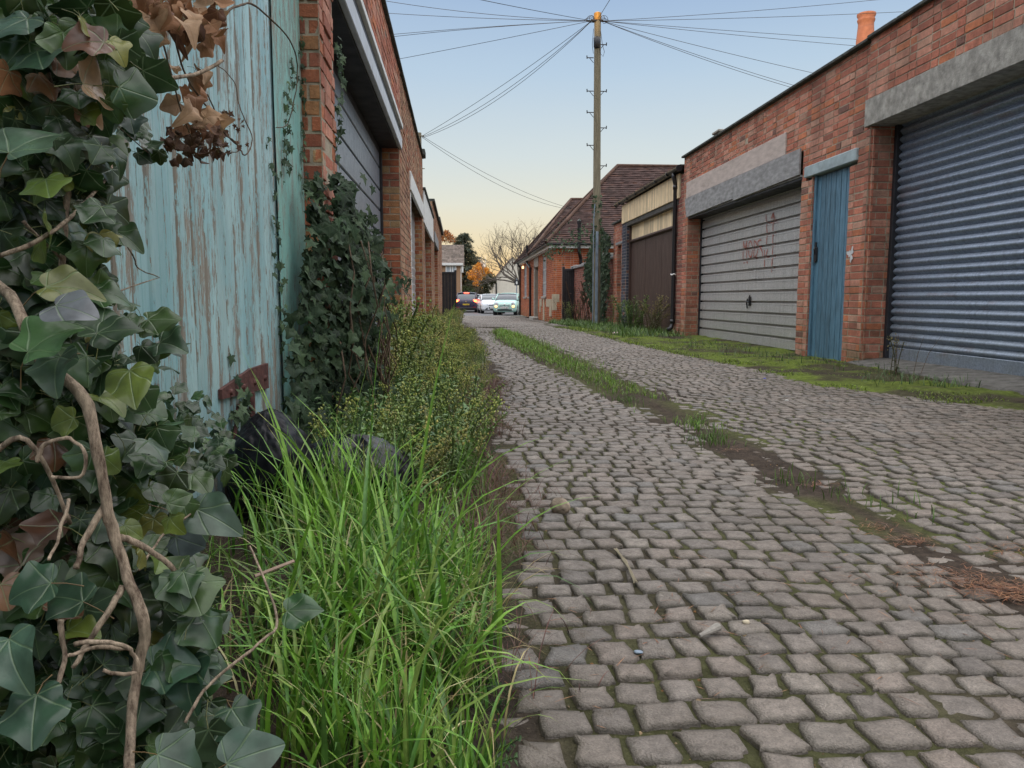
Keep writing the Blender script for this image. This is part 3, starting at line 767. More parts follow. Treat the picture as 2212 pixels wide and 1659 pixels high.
# ================================================================== HALL
HX,HY=3.6,29.5
hz=-.25
h=thing('brick_hall','orange brick hall with steep brown tiled hipped roofs and barred windows','building',(HX,HY,hz))
mb=MB()
H=2.95
def fy(x): return HX*F/(x-992)
wins=[(31.9,33.3),(39.0,40.0),(41.2,42.7)]
holes=[(a-HY,b-HY,1.05,2.72) for a,b in wins]+[(35.2-HY,36.8-HY,0,2.55)]
bricks(mb,(HX,HY,hz),UY,NL,15.5,H,holes,ORANGE,(.42,.33,.27),jit=.6)
bricks(mb,(HX,HY,hz),UX,NC,6.5,H,[(1.35,2.6,1.7,2.7)],ORANGE,(.42,.33,.27),jit=.6)
mb.box((HX+.16,HY+.16,hz),(HX+6,HY+15.3,hz+H),(.2,.15,.1))
for a,b in wins: bricks(mb,(HX,b,hz+1.05),UX,NC,.16,1.67,(),ORANGE,(.42,.33,.27))
mb.build('wall',MB_brick,h)
for a,b in wins:
    mb=MB(); mb.box((HX+.035,a,hz+1.05),(HX+.055,b,hz+2.72)); f=mb.build('window',M_pane,h)
    mb=MB()
    for y in np.linspace(a,b,5): mb.bbox((HX+.022,y-.03,hz+1.05),(HX+.036,y+.03,hz+2.72),.003)
    for z in np.linspace(1.05,2.72,4): mb.bbox((HX+.024,a,hz+z-.03),(HX+.034,b,hz+z+.03),.003)
    mb.build('window_frame',M_frame,f)
    mb=MB(); mb.bbox((HX-.06,a-.06,hz+.95),(HX+.08,b+.06,hz+1.04),.008); mb.build('sill',M_concrete,f)
mb=MB(); mb.box((HX+.18,35.2,hz),(HX+.22,36.8,hz+2.55)); mb.build('door',M_brown,h)
mb=MB(); mb.bbox((HX-.03,36.55,hz),(HX+.2,36.95,hz+2.5),.01); mb.bbox((HX-.03,35.0,hz+2.4),(HX+.2,36.95,hz+2.85),.01); mb.build('door_surround',M_greydoor,h)
mb=MB(); mb.bbox((HX-.25,35.0,hz-.05),(HX+.1,37,hz+.1),.02); mb.build('door_step',M_concrete,h)
# foundation stones
for (lo,hi) in (((HX-.025,33.45,.62+hz),(HX+.02,34.3,.93+hz)),((HX-.025,29.9,.62+hz),(HX+.02,31.75,.93+hz)),((HX-.025,32.4,.02+hz),(HX+.02,32.9,.93+hz)),((HX-.025,33.95,.35+hz),(HX+.02,34.3,.615+hz)),((HX-.025,29.9,.25+hz),(HX+.02,30.6,.615+hz))):
    mb=MB(); mb.bbox(lo,hi,.006); mb.build('foundation_stone',M_stone,h)
mb=MB()
for z in (.50,.81): mb.bbox((HX-.012,HY-.012,hz+z),(HX+.24-.1*(z<.7),HY+.35,hz+z+.305),.006)
mb.build('quoin_stone',M_stone,h)
# roofs
def hip_roof(name,x0,x1,y0,y1,ze,zr,xr_,mat):
    """courses of tiles on the front slope (facing -Y), the hip end (facing -X) and the rear slope"""
    mb=MB(); ym=(y0+y1)/2
    n=int(math.hypot(zr-ze,ym-y0)/.12)
    base=np.array([.072,.043,.038])
    def course(p00,p01,p10,p11,t0,t1,nrm):
        a=p00+(p10-p00)*t0; b=p01+(p11-p01)*t0; c=p01+(p11-p01)*t1; d=p00+(p10-p00)*t1
        L=np.linalg.norm(b-a); m=max(1,int(L/.18)); s=np.linspace(0,1,m+1); js=RNG.normal(0,.008,(m+1,1))
        lo=a+(b-a)*s[:,None]+nrm*(.03+js); hi=d+(c-d)*s[:,None]+nrm*.006
        V=np.stack([lo[:-1],lo[1:],hi[1:],hi[:-1],lo[:-1]-nrm*.03,lo[1:]-nrm*.03],1)
        f=np.array([[0,1,2,3],[4,5,1,0]]); k=(np.arange(m)*6)[:,None,None]
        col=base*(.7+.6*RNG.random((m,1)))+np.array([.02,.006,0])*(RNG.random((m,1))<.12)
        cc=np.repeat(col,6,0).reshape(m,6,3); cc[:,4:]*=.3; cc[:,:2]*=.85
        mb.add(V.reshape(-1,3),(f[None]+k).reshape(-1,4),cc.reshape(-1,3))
    A=np.array([x0,y0,ze]);B=np.array([x1,y0,ze]);Rg=np.array([xr_,ym,zr]);R2=np.array([x1,ym,zr]);D=np.array([x0,y1,ze]);E=np.array([x1,y1,ze])
    for (p00,p01,p10,p11) in ((A,B,Rg,R2),(D,A,Rg,Rg),(E,D,R2,Rg)):
        nr=np.cross(p01-p00,p10-p00); nr/=np.linalg.norm(nr)
        if nr[2]<0: nr=-nr
        for i in range(n): course(p00,p01,p10,p11,i/n,(i+1)/n,nr)
    o=mb.build(name,M_tile,h)
    mb=MB()
    for P0,P1 in ((A,Rg),(D,Rg),(Rg,R2)):
        L=np.linalg.norm(P1-P0); k=int(L/.3)
        for i in range(k):
            a=P0+(P1-P0)*i/k; b=P0+(P1-P0)*(i+1)/k
            mb.tube([a+[0,0,.02],b+[0,0,.03]],[.075,.066],8,col=base*(.8+.5*random.random())+np.array([.02,.01,.0]))
    mb.build('ridge_tiles',M_tile,o)
rA=at_y(1334,359,32.6); rB=at_y(1234,431,41.2)
hip_roof('roof',3.28,13.5,29.2,36.0,2.78,rA[2],rA[0],M_tile)
hip_roof('roof',3.28,13.5,36.4,46.0,2.74,rB[2],rB[0],M_tile)
mb=MB(); mb.bbox((HX-.18,HY-.12,2.62),(HX-.14,45.3,2.74),.005); mb.bbox((HX-.18,HY-.2,2.60),(HX+6.5,HY-.16,2.75),.005); mb.bbox((HX-.14,HY-.16,2.60),(HX+6.5,HY+.02,2.615),.003);mb.bbox((HX-.14,HY,2.60),(HX+.02,45.2,2.615),.003); mb.build('fascia',M_white,h)
mb=MB(); mb.tube([(HX-.25,HY-.28,2.76),(HX-.25,45.3,2.76)],.055,8); mb.tube([(HX-.25,HY-.26,2.76),(HX+6.5,HY-.26,2.76)],.055,8); mb.build('gutter',M_black,h)
for y,sw in ((38.0,True),(44.4,False)):
    mb=MB()
    if sw: mb.tube([(HX-.12,y+1.6,3.4),(HX-.12,y+1.6,2.5),(HX-.10,y,2.2),(HX-.10,y,hz)],.06,8)
    else: mb.tube([(HX-.25,y,2.74),(HX-.1,y,2.45),(HX-.1,y,hz)],.055,8)
    mb.build('downpipe',M_black,h)
mb=MB(); x=at_y(1249,560,HY)[0]
mb.tube([(x-.02,HY-.32,3.55),(x-.02,HY-.32,2.45),(x+.08,HY-.12,2.2),(x+.12,HY-.1,1.2)],.065,8); mb.tube([(x-.02,HY-.32,3.5),(x-.02,HY-.32,3.6),(x-.02,HY-.32,3.68)],[.085,.085,.01],8); mb.build('soil_pipe',M_black,h)
mb=MB(); mb.box((HX+1.36,HY+.10,hz+1.7),(HX+2.6,HY+.12,hz+2.7)); wf=mb.build('window',M_pane,h)
mb=MB()
for x in (HX+1.36,HX+1.95,HX+2.57): mb.bbox((x,HY+.03,hz+1.7),(x+.06,HY+.1,hz+2.7),.005)
for z in (1.7,2.64): mb.bbox((HX+1.36,HY+.032,hz+z),(HX+2.6,HY+.098,hz+z+.06),.005)
mb.build('window_frame',M_white,wf)
mb=MB(); mb.bbox((HX+1.1,HY-.08,hz+1.58),(HX+2.8,HY+.05,hz+1.7),.01); mb.build('sill',M_concrete,wf)
mb=MB(); mb.bbox((HX-.1,42.9,2.35),(HX-.0,43.1,2.5),.02); mb.build('wall_lamp',mat_emit('lamp_glow',(1,.6,.3),2.5),h)

# ================================================================== LEFT SIDE
LX=-.655; NR=(1,0,0)
# --- big peeling gate
gt=thing('timber_gate','tall pale teal plank gate with peeling paint on the left','gate',(-.753,2,0))
mb=MB(); y=.1
while y<3.30:
    w=.098+.012*random.random(); y1=min(y+w,3.30)
    n=5; ys=np.array([y+.001,y+.006,y+.012,y+w*.5-.004,y+w*.5,y+w*.5+.004,y1-.012,y1-.006,y1-.001]); ds=np.array([-.012,-.004,0,0,-.004,0,0,-.004,-.012])
    zs=np.linspace(-.02,2.7,28); d0=RNG.normal(0,.0015)
    Yg,Zg=np.meshgrid(ys,zs,indexing='ij')
    Pg=np.stack([-.753+ds[:,None]+d0+.002*(fbm(Yg*9,Zg*3,5)-.5),Yg,Zg],-1)
    edge=np.repeat(np.array([1,.9,.45,.05,.6,.05,.45,.9,1.]),28)
    t=.9+.2*random.random()
    mb.grid(Pg,(t,t,t),flip=True,aux=edge); y=y1
mb.box((-.80,.1,-.02),(-.768,3.30,2.7),(.1,.1,.1))
gb=mb.build('boards',M_gate,gt)
mb=MB(); 
Yg,Zg=np.meshgrid(np.linspace(3.312,3.885,12),np.linspace(-.02,2.9,30),indexing='ij')
mb.grid(np.stack([-.748+.003*fbm(Yg*5,Zg*2,3),Yg,Zg],-1),(.72,.95,.82),flip=True,aux=.35); mb.box((-.80,3.312,-.02),(-.755,3.89,2.9),(.5,.5,.5))
mb.build('gate_post',M_gate,gt)
# strap hinge
mb=MB()
a=at_x(479,862,-.74); b=at_x(580,833,-.74); zc=.40
ya,yb=a[1],b[1]
v=[(-.738,ya,zc-.012),(-.738,yb-.0,zc-.045),(-.738,yb,zc+.052),(-.738,ya+.34,zc+.052),(-.738,ya,zc+.018)]
v2=[(p[0]-.012,p[1],p[2]) for p in v]
mb.add(np.array(v+v2),[[0,1,2,3,4],[9,8,7,6,5]]+[[i,5+i,5+(i+1)%5,(i+1)%5] for i in range(5)])
for t in (.15,.4,.65,.9): mb.tube([(-.738,ya+(yb-ya)*t,zc),(-.73,ya+(yb-ya)*t,zc)],[.012,.008],8)
mb.tube([(-.738,ya+.33,zc-.2),(-.736,ya+.33,zc-.03)],.012,6); mb.tube([(-.736,ya+.1,zc-.16),(-.736,ya+.16,zc-.05)],.006,6)
lab(mb.build('strap_hinge',M_rust,gt),'rusty tapered strap hinge')

# --- long left garage block
la=thing('brick_garage','tall brick garage with dark panelled door under a white fascia, nearest left','garage',(LX,8,0))
mb=MB(); Y0=3.89
bricks(mb,(LX,Y0,0),UY,NR,.43,2.42,(),RED,start=0,jit=1.4)
bricks(mb,(LX,8.93,0),UY,NR,5.77,2.42,[(1.97,5.37,0,2.18),(1.87,5.5,2.18,2.42)],BUFF,(.38,.31,.23))
bricks(mb,(LX,Y0,2.40),UY,NR,5.3,.87,[(.3,5.15,0,.27)],RED,(.25,.2,.16)); bricks(mb,(LX,Y0+5.3,2.40),UY,NR,5.5,.87,(),BUFF,(.38,.31,.23))
bricks(mb,(LX-.16,Y0,0),UX,NC,.16,3.27,(),QUOIN,start=1,jit=1.4)
bricks(mb,(LX-.215,8.93,0),UX,NC,.215,2.38,(),QUOIN,start=1)
bricks(mb,(LX-.16,14.3,0),UX,NC,.16,2.18,(),QUOIN,start=1)
bricks(mb,(LX-.4,14.7,0),UX,(0,1,0),.4,3.27,(),BUFF)
mb.box((LX-.3,Y0+.1,2.45),(LX-.25,14.6,3.2),MORT); mb.box((LX-6,Y0+.1,3.15),(LX-.25,14.6,3.24),MORT); mb.box((LX-.5,8.95,-.1),(LX-.05,10.8,2.5),MORT); mb.box((LX-.5,3.92,-.1),(LX-.05,4.3,2.5),MORT)
mb.build('wall',MB_brick,la)
mb=MB(); z=.03; k=0
while z<2.36:
    z1=min(z+.235,2.37)
    gap=.028 if k%2 else .010
    mb.bbox((-.905,4.34,z+gap/2),(-.872 if k%2==0 else -.872,8.86,z1-gap/2),.007 if k%2 else .004); z=z1; k+=1
mb.build('garage_door',M_secdoor,la); mb=MB(); mb.box((-.93,4.34,0),(-.895,8.86,2.38)); mb.build('door_backing',M_dark,la); mb=MB(); mb.bbox((-.90,8.862,0),(-.845,8.925,2.37),.004); mb.build('door_frame',M_blackpaint,la)
mb=MB(); mb.bbox((-.90,4.325,0),(-.85,4.345,2.37),.004); mb.build('door_frame',M_blackpaint,la)
mb=MB(); mb.bbox((-.93,4.33,2.372),(LX-.02,8.92,2.392),.003); mb.bbox((-.93,4.33,2.30),(-.87,8.92,2.371),.003); mb.build('soffit',M_dark,la)
mb=MB(); mb.bbox((LX-.02,4.1,2.385),(LX+.022,9.1,2.52),.006); mb.build('fascia',simple('pale_grey_fascia',(.5,.52,.55),.45,0,.1,6,(.3,.3,.3),.3,.05),la)
mb=MB(); mb.bbox((LX-.03,4.1,2.522),(LX+.006,9.11,2.615),.004); mb.build('shadow_strip',M_blackpaint,la)  # black strip stands in for the shadow line under the flashing
mb=MB(); mb.bbox((LX-.02,4.1,2.617),(LX+.035,9.12,2.668),.004); mb.build('flashing',M_white,la)
mb=MB(); coping(mb,LX-.35,LX+.035,Y0-.02,14.72,3.272,.03); mb.build('roof_edge',M_felt,la); mb=MB(); mb.bbox((LX-.3,14.4,3.29),(LX+.06,14.8,3.40),.01); mb.build('roof_upstand',M_felt,la)
mb=MB(); mb.bbox((LX-.02,10.75,2.17),(LX+.022,14.5,2.42),.006); lab(mb.build('fascia',M_white,la),'second white fascia further along')
mb=MB(); corrug(mb,LX-.14,10.95,14.28,.0,2.2,[(0,0),(.1,.01),(.12,0),(.14,0)],1); mb.build('garage_door',M_updoor,la)
mb=MB(); mb.bbox((LX-.10,10.9,0),(LX-.0,11.02,2.17),.006); mb.build('door_post',M_white,la)

lb=thing('brick_garage','lower garage with white boarded fascia, second along on the left','garage',(LX,17.5,0))
mb=MB(); bricks(mb,(LX,14.72,0),UY,NR,5.28,2.12,[(.6,4.3,0,2.12)],BUFF,(.38,.31,.23)); bricks(mb,(LX-.16,19.0,0),UX,NC,.16,2.12,(),QUOIN,start=1); mb.box((LX-4,14.8,2.6),(LX-.1,19.9,2.7),MORT); mb.box((LX-.3,19.05,-.1),(LX-.05,19.95,2.1),MORT); mb.build('wall',MB_brick,lb)
mb=MB(); 
for i in range(22): mb.bbox((LX-.02,14.74+i*.24,2.12),(LX+.02,14.74+(i+1)*.24-.004,2.72),.004)
mb.build('fascia',M_white,lb)
mb=MB(); mb.bbox((LX-.18,15.3,0),(LX-.15,19.0,2.12),.004); mb.build('garage_door',M_updoor,lb)
mb=MB(); mb.bbox((LX-.3,14.7,2.722),(LX+.05,20,2.76),.004); mb.build('roof_edge',M_felt,lb)
lc=thing('brick_garage','far taller garage of buff brick with dark roof edge, third along on the left','garage',(LX,25,0))
mb=MB(); bricks(mb,(LX,20.0,-.2),UY,NR,10.6,3.35,[(1.2,4.6,0,2.4)],BUFF,(.38,.31,.23)); bricks(mb,(LX-.2,24.6,-.2),UX,NC,.2,2.4,(),QUOIN,start=1); bricks(mb,(LX-.2,20,-.2),UX,NC,.2,3.35,(),BUFF); mb.box((LX-4,20.1,2.9),(LX-.1,30.5,3.1),MORT); mb.box((LX-.4,24.65,-.3),(LX-.05,30.5,2.9),MORT); mb.build('wall',MB_brick,lc)
mb=MB(); mb.bbox((LX-.22,21.2,-.2),(LX-.18,24.6,2.2),.004); mb.build('garage_door',M_updoor,lc)
mb=MB(); mb.bbox((LX-.3,20.0,3.152),(LX+.06,25,3.22),.006); mb.build('roof_edge',M_felt,lc); mb=MB(); mb.bbox((LX-.3,25.01,3.152),(LX+.08,30.7,3.29),.006); mb.build('roof_edge',M_felt,lc)
mb=MB(); mb.bbox((LX-.02,21.0,2.2),(LX+.03,24.8,2.5),.006); mb.build('fascia',M_boardgrey,lc)

# unseen terrace behind the left garages, added to block low sun from the lane
th_=thing('sun_blocking_terrace','unseen brick terrace added behind the left garages to shade the lane','house',(-18,0,0))
mb=MB(); mb.box((-24,-75,-.1),(-18,58,7.2),(.3,.16,.1)); mb.build('wall',MB_brick,th_)
mb=MB(); v=np.array([[-24.4,-75.3,7.1],[-17.6,-75.3,7.1],[-21,-75.3,SHADOW_RIDGE],[-24.4,58.3,7.1],[-17.6,58.3,7.1],[-21,58.3,SHADOW_RIDGE]]) if False else np.array([[-24.4,-75.3,7.1],[-17.6,-75.3,7.1],[-21,-75.3,10.6],[-24.4,58.3,7.1],[-17.6,58.3,7.1],[-21,58.3,10.6]])
mb.add(v,[[0,1,2],[5,4,3],[1,4,5,2],[3,0,2,5],[0,3,4,1]],(.12,.1,.1)); mb.build('roof',M_tile,th_)
# ================================================================== telegraph pole and cables
PB=at_y(1288,703,20.0); PT=at_y(1291,30,20.0); PB[2]=gz(20)-.1
pole=thing('telegraph_pole','tall weathered timber telegraph pole with step pegs and fanned cables at its top','utility pole',(PB[0],20,gz(20)))
nz=26; tt=np.linspace(0,1,nz)
mb=MB(); mb.tube(PB+(PT-PB)*tt[:,None],.105-.022*tt,14); mb.build('pole',M_pole,pole,smooth=True)
mb=MB(); mb.tube([PT+[0,0,-.16],PT+[0,0,-.155],PT+[0,0,.015],PT+[0,0,.04]],[.088,.094,.094,.05],14); mb.build('cap',simple('copper_cap',(.42,.22,.05),.45,.3,.3,20,(.15,.09,.04),.5,.2),pole)
def on_pole(py): return at_y(1289,py,20.0)
for py,s in ((96,1),(125,-1),(197,-1),(197,1),(243,-1),(276,1),(314,-1),(358,1)):
    c=on_pole(py); mb=MB(); x0=c[0]+s*.08
    mb.tube([(x0,20,c[2]),(x0+s*.17,20,c[2])],.012,6); mb.tube([(x0+s*.165,20,c[2]-.025),(x0+s*.17,20,c[2]+.05)],.014,6); mb.tube([(x0,20,c[2]-.12),(x0+s*.10,20,c[2]-.008)],.008,5)
    mb.build('step_peg',M_black,pole)
c=on_pole(92); mb=MB(); mb.tube([(c[0],19.96,c[2]-.16),(c[0],19.96,c[2]-.12),(c[0],19.96,c[2]+.10),(c[0],19.96,c[2]+.12)],[.06,.085,.09,.07],12); mb.build('junction_box',M_black,pole,smooth=True)
mb=MB(); a=at_y(1290,500,19.86); b=at_y(1288,702,19.86); mb.bbox((a[0]-.035,19.84,gz(20)),(a[0]+.035,19.88,a[2]),.008); mb.tube([(a[0]-.09,19.87,gz(20)),(a[0]-.09,19.87,a[2]+.3),(a[0]-.06,19.9,a[2]+.7)],.014,6); mb.build('cable_guard',M_steelblue,pole)
mb=MB(); c=on_pole(46); mb.tube([(c[0]-.16,19.95,c[2]),(c[0]+.16,19.95,c[2])],.03,8); mb.tube([(c[0]-.1,20.08,c[2]+.02),(c[0]+.1,20.08,c[2]+.02)],.03,8)
for s in (-1,1):
    for k in range(4):
        a0=random.random(); rr=.06+.07*random.random()
        mb.tube([(c[0]+s*(.08+rr*(1-math.cos(t))*.9),19.92+.03*k,c[2]+.03+rr*math.sin(t)*(1.2-.3*k)) for t in np.linspace(0,2*PI*.8,12)],.006,4)
mb.tube([(c[0]+.09,19.93,c[2]-.25),(c[0]+.14,19.92,c[2]-.6),(c[0]+.19,19.92,c[2]-.75),(c[0]+.16,19.92,c[2]-.87),(c[0]+.09,19.92,c[2]-.8),(c[0]+.07,19.92,c[2]-.6)],.006,4)
mb.tube([(c[0]-.09,19.93,c[2]-.2),(c[0]-.12,19.92,c[2]-.6),(c[0]-.09,19.92,c[2]-.8)],.006,4)
mb.build('cable_loops',M_wire,pole)
TOP=on_pole(46)
def wire(p,q,sag,label,r=.0062,n=18):
    t=np.linspace(0,1,n)[:,None]; pts=p+(q-p)*t; pts[:,2]-=(4*sag*t*(1-t))[:,0]
    mb=MB(); mb.tube(pts,r,5)
    tag(mb.build('overhead_cable',M_wire),label,'cable',group='telephone cables fanning out from the pole')
def ext(px,py,k,Y,sx=1283,sy=46): return at_y(sx+(px-sx)*k,sy+(py-sy)*k,Y)
L0=TOP+[-.13,-.03,0]; R0=TOP+[.13,-.03,0]
wire(L0,ext(1050,0,1.6,14),.02,'highest cable running from the pole top up to the left')
wire(L0,ext(868,0,1.3,21),.12,'second highest cable from the pole top toward the upper left corner of the sky')
wire(L0,ext(835,25,1.25,22),.06,'cable nearly level from the pole top to the left wall, above two parallel ones')
wire(L0,ext(846,77,1.25,23),-.04,'upper of two close parallel cables dipping gently to the left wall')
wire(L0,ext(848,83,1.25,22),-.06,'lower of two close parallel cables dipping gently to the left wall')
wire(L0,ext(860,127,1.25,22),.02,'lone cable sloping from the pole down to the left wall below the parallel pair')
wire(TOP+[.03,-.1,.05],ext(1318,0,3,12,1300,30),.0,'short cable rising steeply out of the frame above the pole')
wire(R0,ext(1850,-2,1.5,22,1300,46),.08,'topmost cable running from the pole up to the right')
wire(R0,ext(1990,18,1.4,22,1300,46),.08,'cable nearly level from the pole to the right, reaching past the chimney pot')
wire(R0,ext(1845,83,1.4,24,1300,47),.03,'upper cable of the pair passing in front of the chimney pot')
wire(R0,ext(1845,96,1.4,23,1300,48),.05,'lower cable of the pair ending at the chimney pot')
wire(R0,ext(1770,158,1.3,23,1302,50),.06,'cable sloping down to the right roof edge, upper of the steep three')
wire(R0,ext(1728,183,1.3,23,1302,50),.10,'middle of the three steep cables down to the right roof edge')
wire(R0,ext(1726,187,1.3,22.5,1302,51),.13,'lowest of the three steep cables down to the right roof edge')
# small post behind the left garages
q=at_y(905,287,24.0)
sp=MB(); sp.tube([(q[0],24,gz(24)),(q[0],24,q[2])],[.09,.075],10); sp.tube([(q[0]-.12,23.95,q[2]-.1),(q[0]+.16,23.95,q[2]-.1)],.02,6); sp.tube([(q[0]+.07,24,q[2]-1.05),(q[0]+.16,24,q[2]-1.05)],.014,6)
tag(sp.build('cable_post',M_pole),'short timber post behind the left garage roof catching three cables','post')
Q=np.array([q[0]+.1,23.95,q[2]-.1])
for i,(s,l) in enumerate(((.10,'highest'),(.28,'middle'),(.36,'lowest'))):
    wire(L0,Q+[0,0,-.03*i],s,l+' of three cables slanting from the pole top to the small left post')
wire(Q,at_y(1240,452,33),.25,'upper of two cables from the small left post down to the hall roof')
wire(Q+[0,0,-.04],at_y(1228,452,33),.35,'lower of two cables from the small left post down to the hall roof')

# ================================================================== cars
def text_mesh(txt,size,M):
    cu=bpy.data.curves.new('t','FONT'); cu.body=txt; cu.size=size; cu.align_x='CENTER'; cu.align_y='CENTER'; cu.extrude=.002
    o=bpy.data.objects.new('t',cu); COL.objects.link(o); dg=bpy.context.evaluated_depsgraph_get(); me=bpy.data.meshes.new_from_object(o.evaluated_get(dg))
    v=np.array([M@x.co for x in me.vertices]); f=[list(p.vertices) for p in me.polygons]
    bpy.data.objects.remove(o); bpy.data.curves.remove(cu); bpy.data.meshes.remove(me)
    return v,f
M_tyre=simple('tyre',(.015,.015,.016),.85,0,.2,20,(.05,.045,.04),.4,.2)
M_rim=simple('alloy_rim',(.4,.41,.42),.35,.7,.15,20,(.1,.1,.1),.3,.05)
M_headlit=mat_emit('lit_headlamp',(1,.62,.28),1.6); M_head=mat_glass('headlamp_glass',(.4,.42,.45),.1)
M_taillit=mat_emit('lit_tail_lamp',(1,.06,.03),12.0); M_tailamb=mat_emit('amber_tail_lamp',(1,.35,.05),6.0)
M_platew=simple('white_plate',(.75,.75,.72),.5,0,.05,9,(.5,.5,.5),.2,0); M_platey=simple('yellow_plate',(.75,.52,.05),.5,0,.05,9,(.5,.4,.1),.2,0)
M_chrome=simple('chrome',(.6,.6,.6),.15,1,.1,9,(.3,.3,.3),.2,0)
def paint(name,c,metal=.1): 
    m=simple(name,c,.28,metal,.06,6,(.12,.11,.1),.12,0,spec=.6); return m
def car(label,loc,deg,L,W,H,hood,belt,ya,yb,yc,yd,tail,mat,front=True,plate=None,platecol=None,lights=None,plain=False,roundness=1.0,ptext=None):
    t=thing('parked_car',label,'car',loc,None,R(deg))
    hw=W/2
    def loft(stations,mbx,secfn):
        rings=[secfn(*s) for s in stations]; n=len(rings[0])
        v=np.concatenate(rings); k=np.arange(n);k2=(k+1)%n
        f=[list(x) for i in range(len(rings)-1) for x in np.stack([i*n+k,i*n+k2,(i+1)*n+k2,(i+1)*n+k],1)]
        f+= [list(range(n))[::-1],list(range((len(rings)-1)*n,len(rings)*n))]
        mbx.add(v,f)
    def sec(y,zb,zt,ws,cr):
        w=hw*ws
        half=[(.0,zb),(.8*w,zb),(.95*w,zb+.05),(.995*w,zb+.25*(zt-zb)),(w,zb+.55*(zt-zb)),(.975*w,zb+.82*(zt-zb)),(.90*w,zt-.02),(.75*w,zt+cr*.6),(.4*w,zt+cr),(0,zt+cr*1.1)]
        pts=half+[(-x,z) for x,z in half[-2:0:-1]]
        return np.array([(x,y,z) for x,z in pts])
    S=[(0,.30,hood*.62,.80,.01),(.03,.24,hood*.74,.88,.02),(.12,.21,hood*.86,.95,.03),(.32,.2,hood*.95,.985,.04),(ya*.75,.2,hood,1,.05),(ya,.2,belt-.02,1,.03),((ya+yd)/2,.2,belt,1,.0),(yd-.1,.2,tail+.02,.99,.0),(L-.12,.24,tail,.96,.02),(L-.03,.28,tail*.93,.9,.01),(L,.34,tail*.75,.84,0)]
    mb=MB(); loft(S,mb,sec); mb.build('body',mat,t,smooth=True,local=True)
    def gsec(y,zt,wt,zb):
        half=[(0,zb),(.93*hw,zb),(.95*hw,zb+.01),(hw*wt+(.93*hw-hw*wt)*.15,zt-.06 if zt-zb>.1 else zb+.015),(hw*wt*.93,zt-.015 if zt-zb>.1 else zb+.018),(hw*wt*.6,zt if zt-zb>.1 else zb+.02),(0,zt+.01 if zt-zb>.1 else zb+.022)]
        pts=half+[(-x,z) for x,z in half[-2:0:-1]]
        return np.array([(x,y,z) for x,z in pts])
    zb0=belt-.03
    G=[(ya,belt,.9,zb0),(ya+(yb-ya)*.5,belt+(H-belt)*.55,.86,zb0),(yb,H-.05,.80,zb0),((yb+yc)/2,H-.01,.80,zb0),(yc,H-.06,.78,zb0),(yc+(yd-yc)*.5,belt+(H-belt)*.5,.82,zb0),(yd,belt,.86,zb0)]
    mb=MB(); loft(G,mb,gsec); mb.build('window_glass',M_glass,t,smooth=True,local=True)
    # roof and pillars in body colour
    mb=MB(); ys=np.linspace(yb-.05,yc+.1,7); xs=np.linspace(-1,1,9)
    Zt=np.interp(ys,[yb-.05,(yb+yc)/2,yc+.1],[H-.045,H+.008,H-.05])
    P=np.stack([np.stack([xs*hw*.80,np.full(9,y),z-.055*np.abs(xs)**4+.008],-1) for y,z in zip(ys,Zt)]); mb.grid(P)
    for s in (-1,1):
        mb.tube([(s*hw*.93,ya,belt),(s*hw*.80,yb-.02,H-.06)],.035,6); mb.tube([(s*hw*.79,yb,H-.06),(s*hw*.79,yc,H-.08)],.035,6); mb.tube([(s*hw*.78,yc,H-.08),(s*hw*.90,yd,belt)],.055,6); mb.tube([(s*hw*.81,(yb+yc)/2,H-.05),(s*hw*.945,(yb+yc)/2,belt)],.035,6)
    mb.build('roof',mat,t,smooth=True,local=True)
    wr=.31 if H<1.6 else .34
    for y in (L*.17,L*.80):
        for s in (-1,1):
            mb=MB(); x=s*hw
            mb.tube([(x-s*.2,y,wr),(x-s*.19,y,wr),(x-.0*s-s*.02,y,wr),(x+s*.005,y,wr)],[wr*.8,wr,wr,wr*.9],18)
            wo=mb.build('wheel',M_tyre,t,local=True)
            mb=MB(); mb.tube([(x,y,wr),(x+s*.012,y,wr),(x+s*.015,y,wr)],[wr*.68,wr*.66,wr*.2],14); mb.build('rim',M_rim,wo,local=True)
    for y in (L*.17,L*.80):
        for s in (-1,1): mb=MB(); mb.tube([(s*(hw-.25),y,wr),(s*(hw+.003),y,wr)],wr*1.16,18); mb.build('wheel_arch',M_black,t,local=True)
    for s in (-1,1):
        mb=MB(); mb.tube([(s*hw*.93,ya+.15,belt+.02),(s*(hw+.06),ya+.13,belt+.06),(s*(hw+.10),ya+.13,belt+.07),(s*(hw+.17),ya+.13,belt+.07),(s*(hw+.19),ya+.13,belt+.07)],[.025,.05,.085,.08,.03],8); mb.build('wing_mirror',mat if not plain else M_black,t,smooth=True,local=True)
    return t,hw
def oval(mb,c,rx,rz,ry=.05,n=14,up=0):
    th=np.linspace(0,PI/2,5); ph=np.arange(n)*2*PI/n
    rings=[np.stack([c[0]+rx*math.cos(a)*np.cos(ph),np.full(n,c[1])-ry*math.sin(a),c[2]+rz*math.cos(a)*np.sin(ph)],-1) for a in th]
    P=np.stack(rings+[rings[-1]]); P=np.concatenate([P,P[:,:1]],1); mb.grid(P)
def rect(mb,x0,x1,y,z0,z1,d=.01,b=.003): mb.bbox((x0,y-d,z0),(x1,y,z1),b)
M_face=Matrix(((1,0,0,0),(0,0,-1,0),(0,1,0,0),(0,0,0,1)))
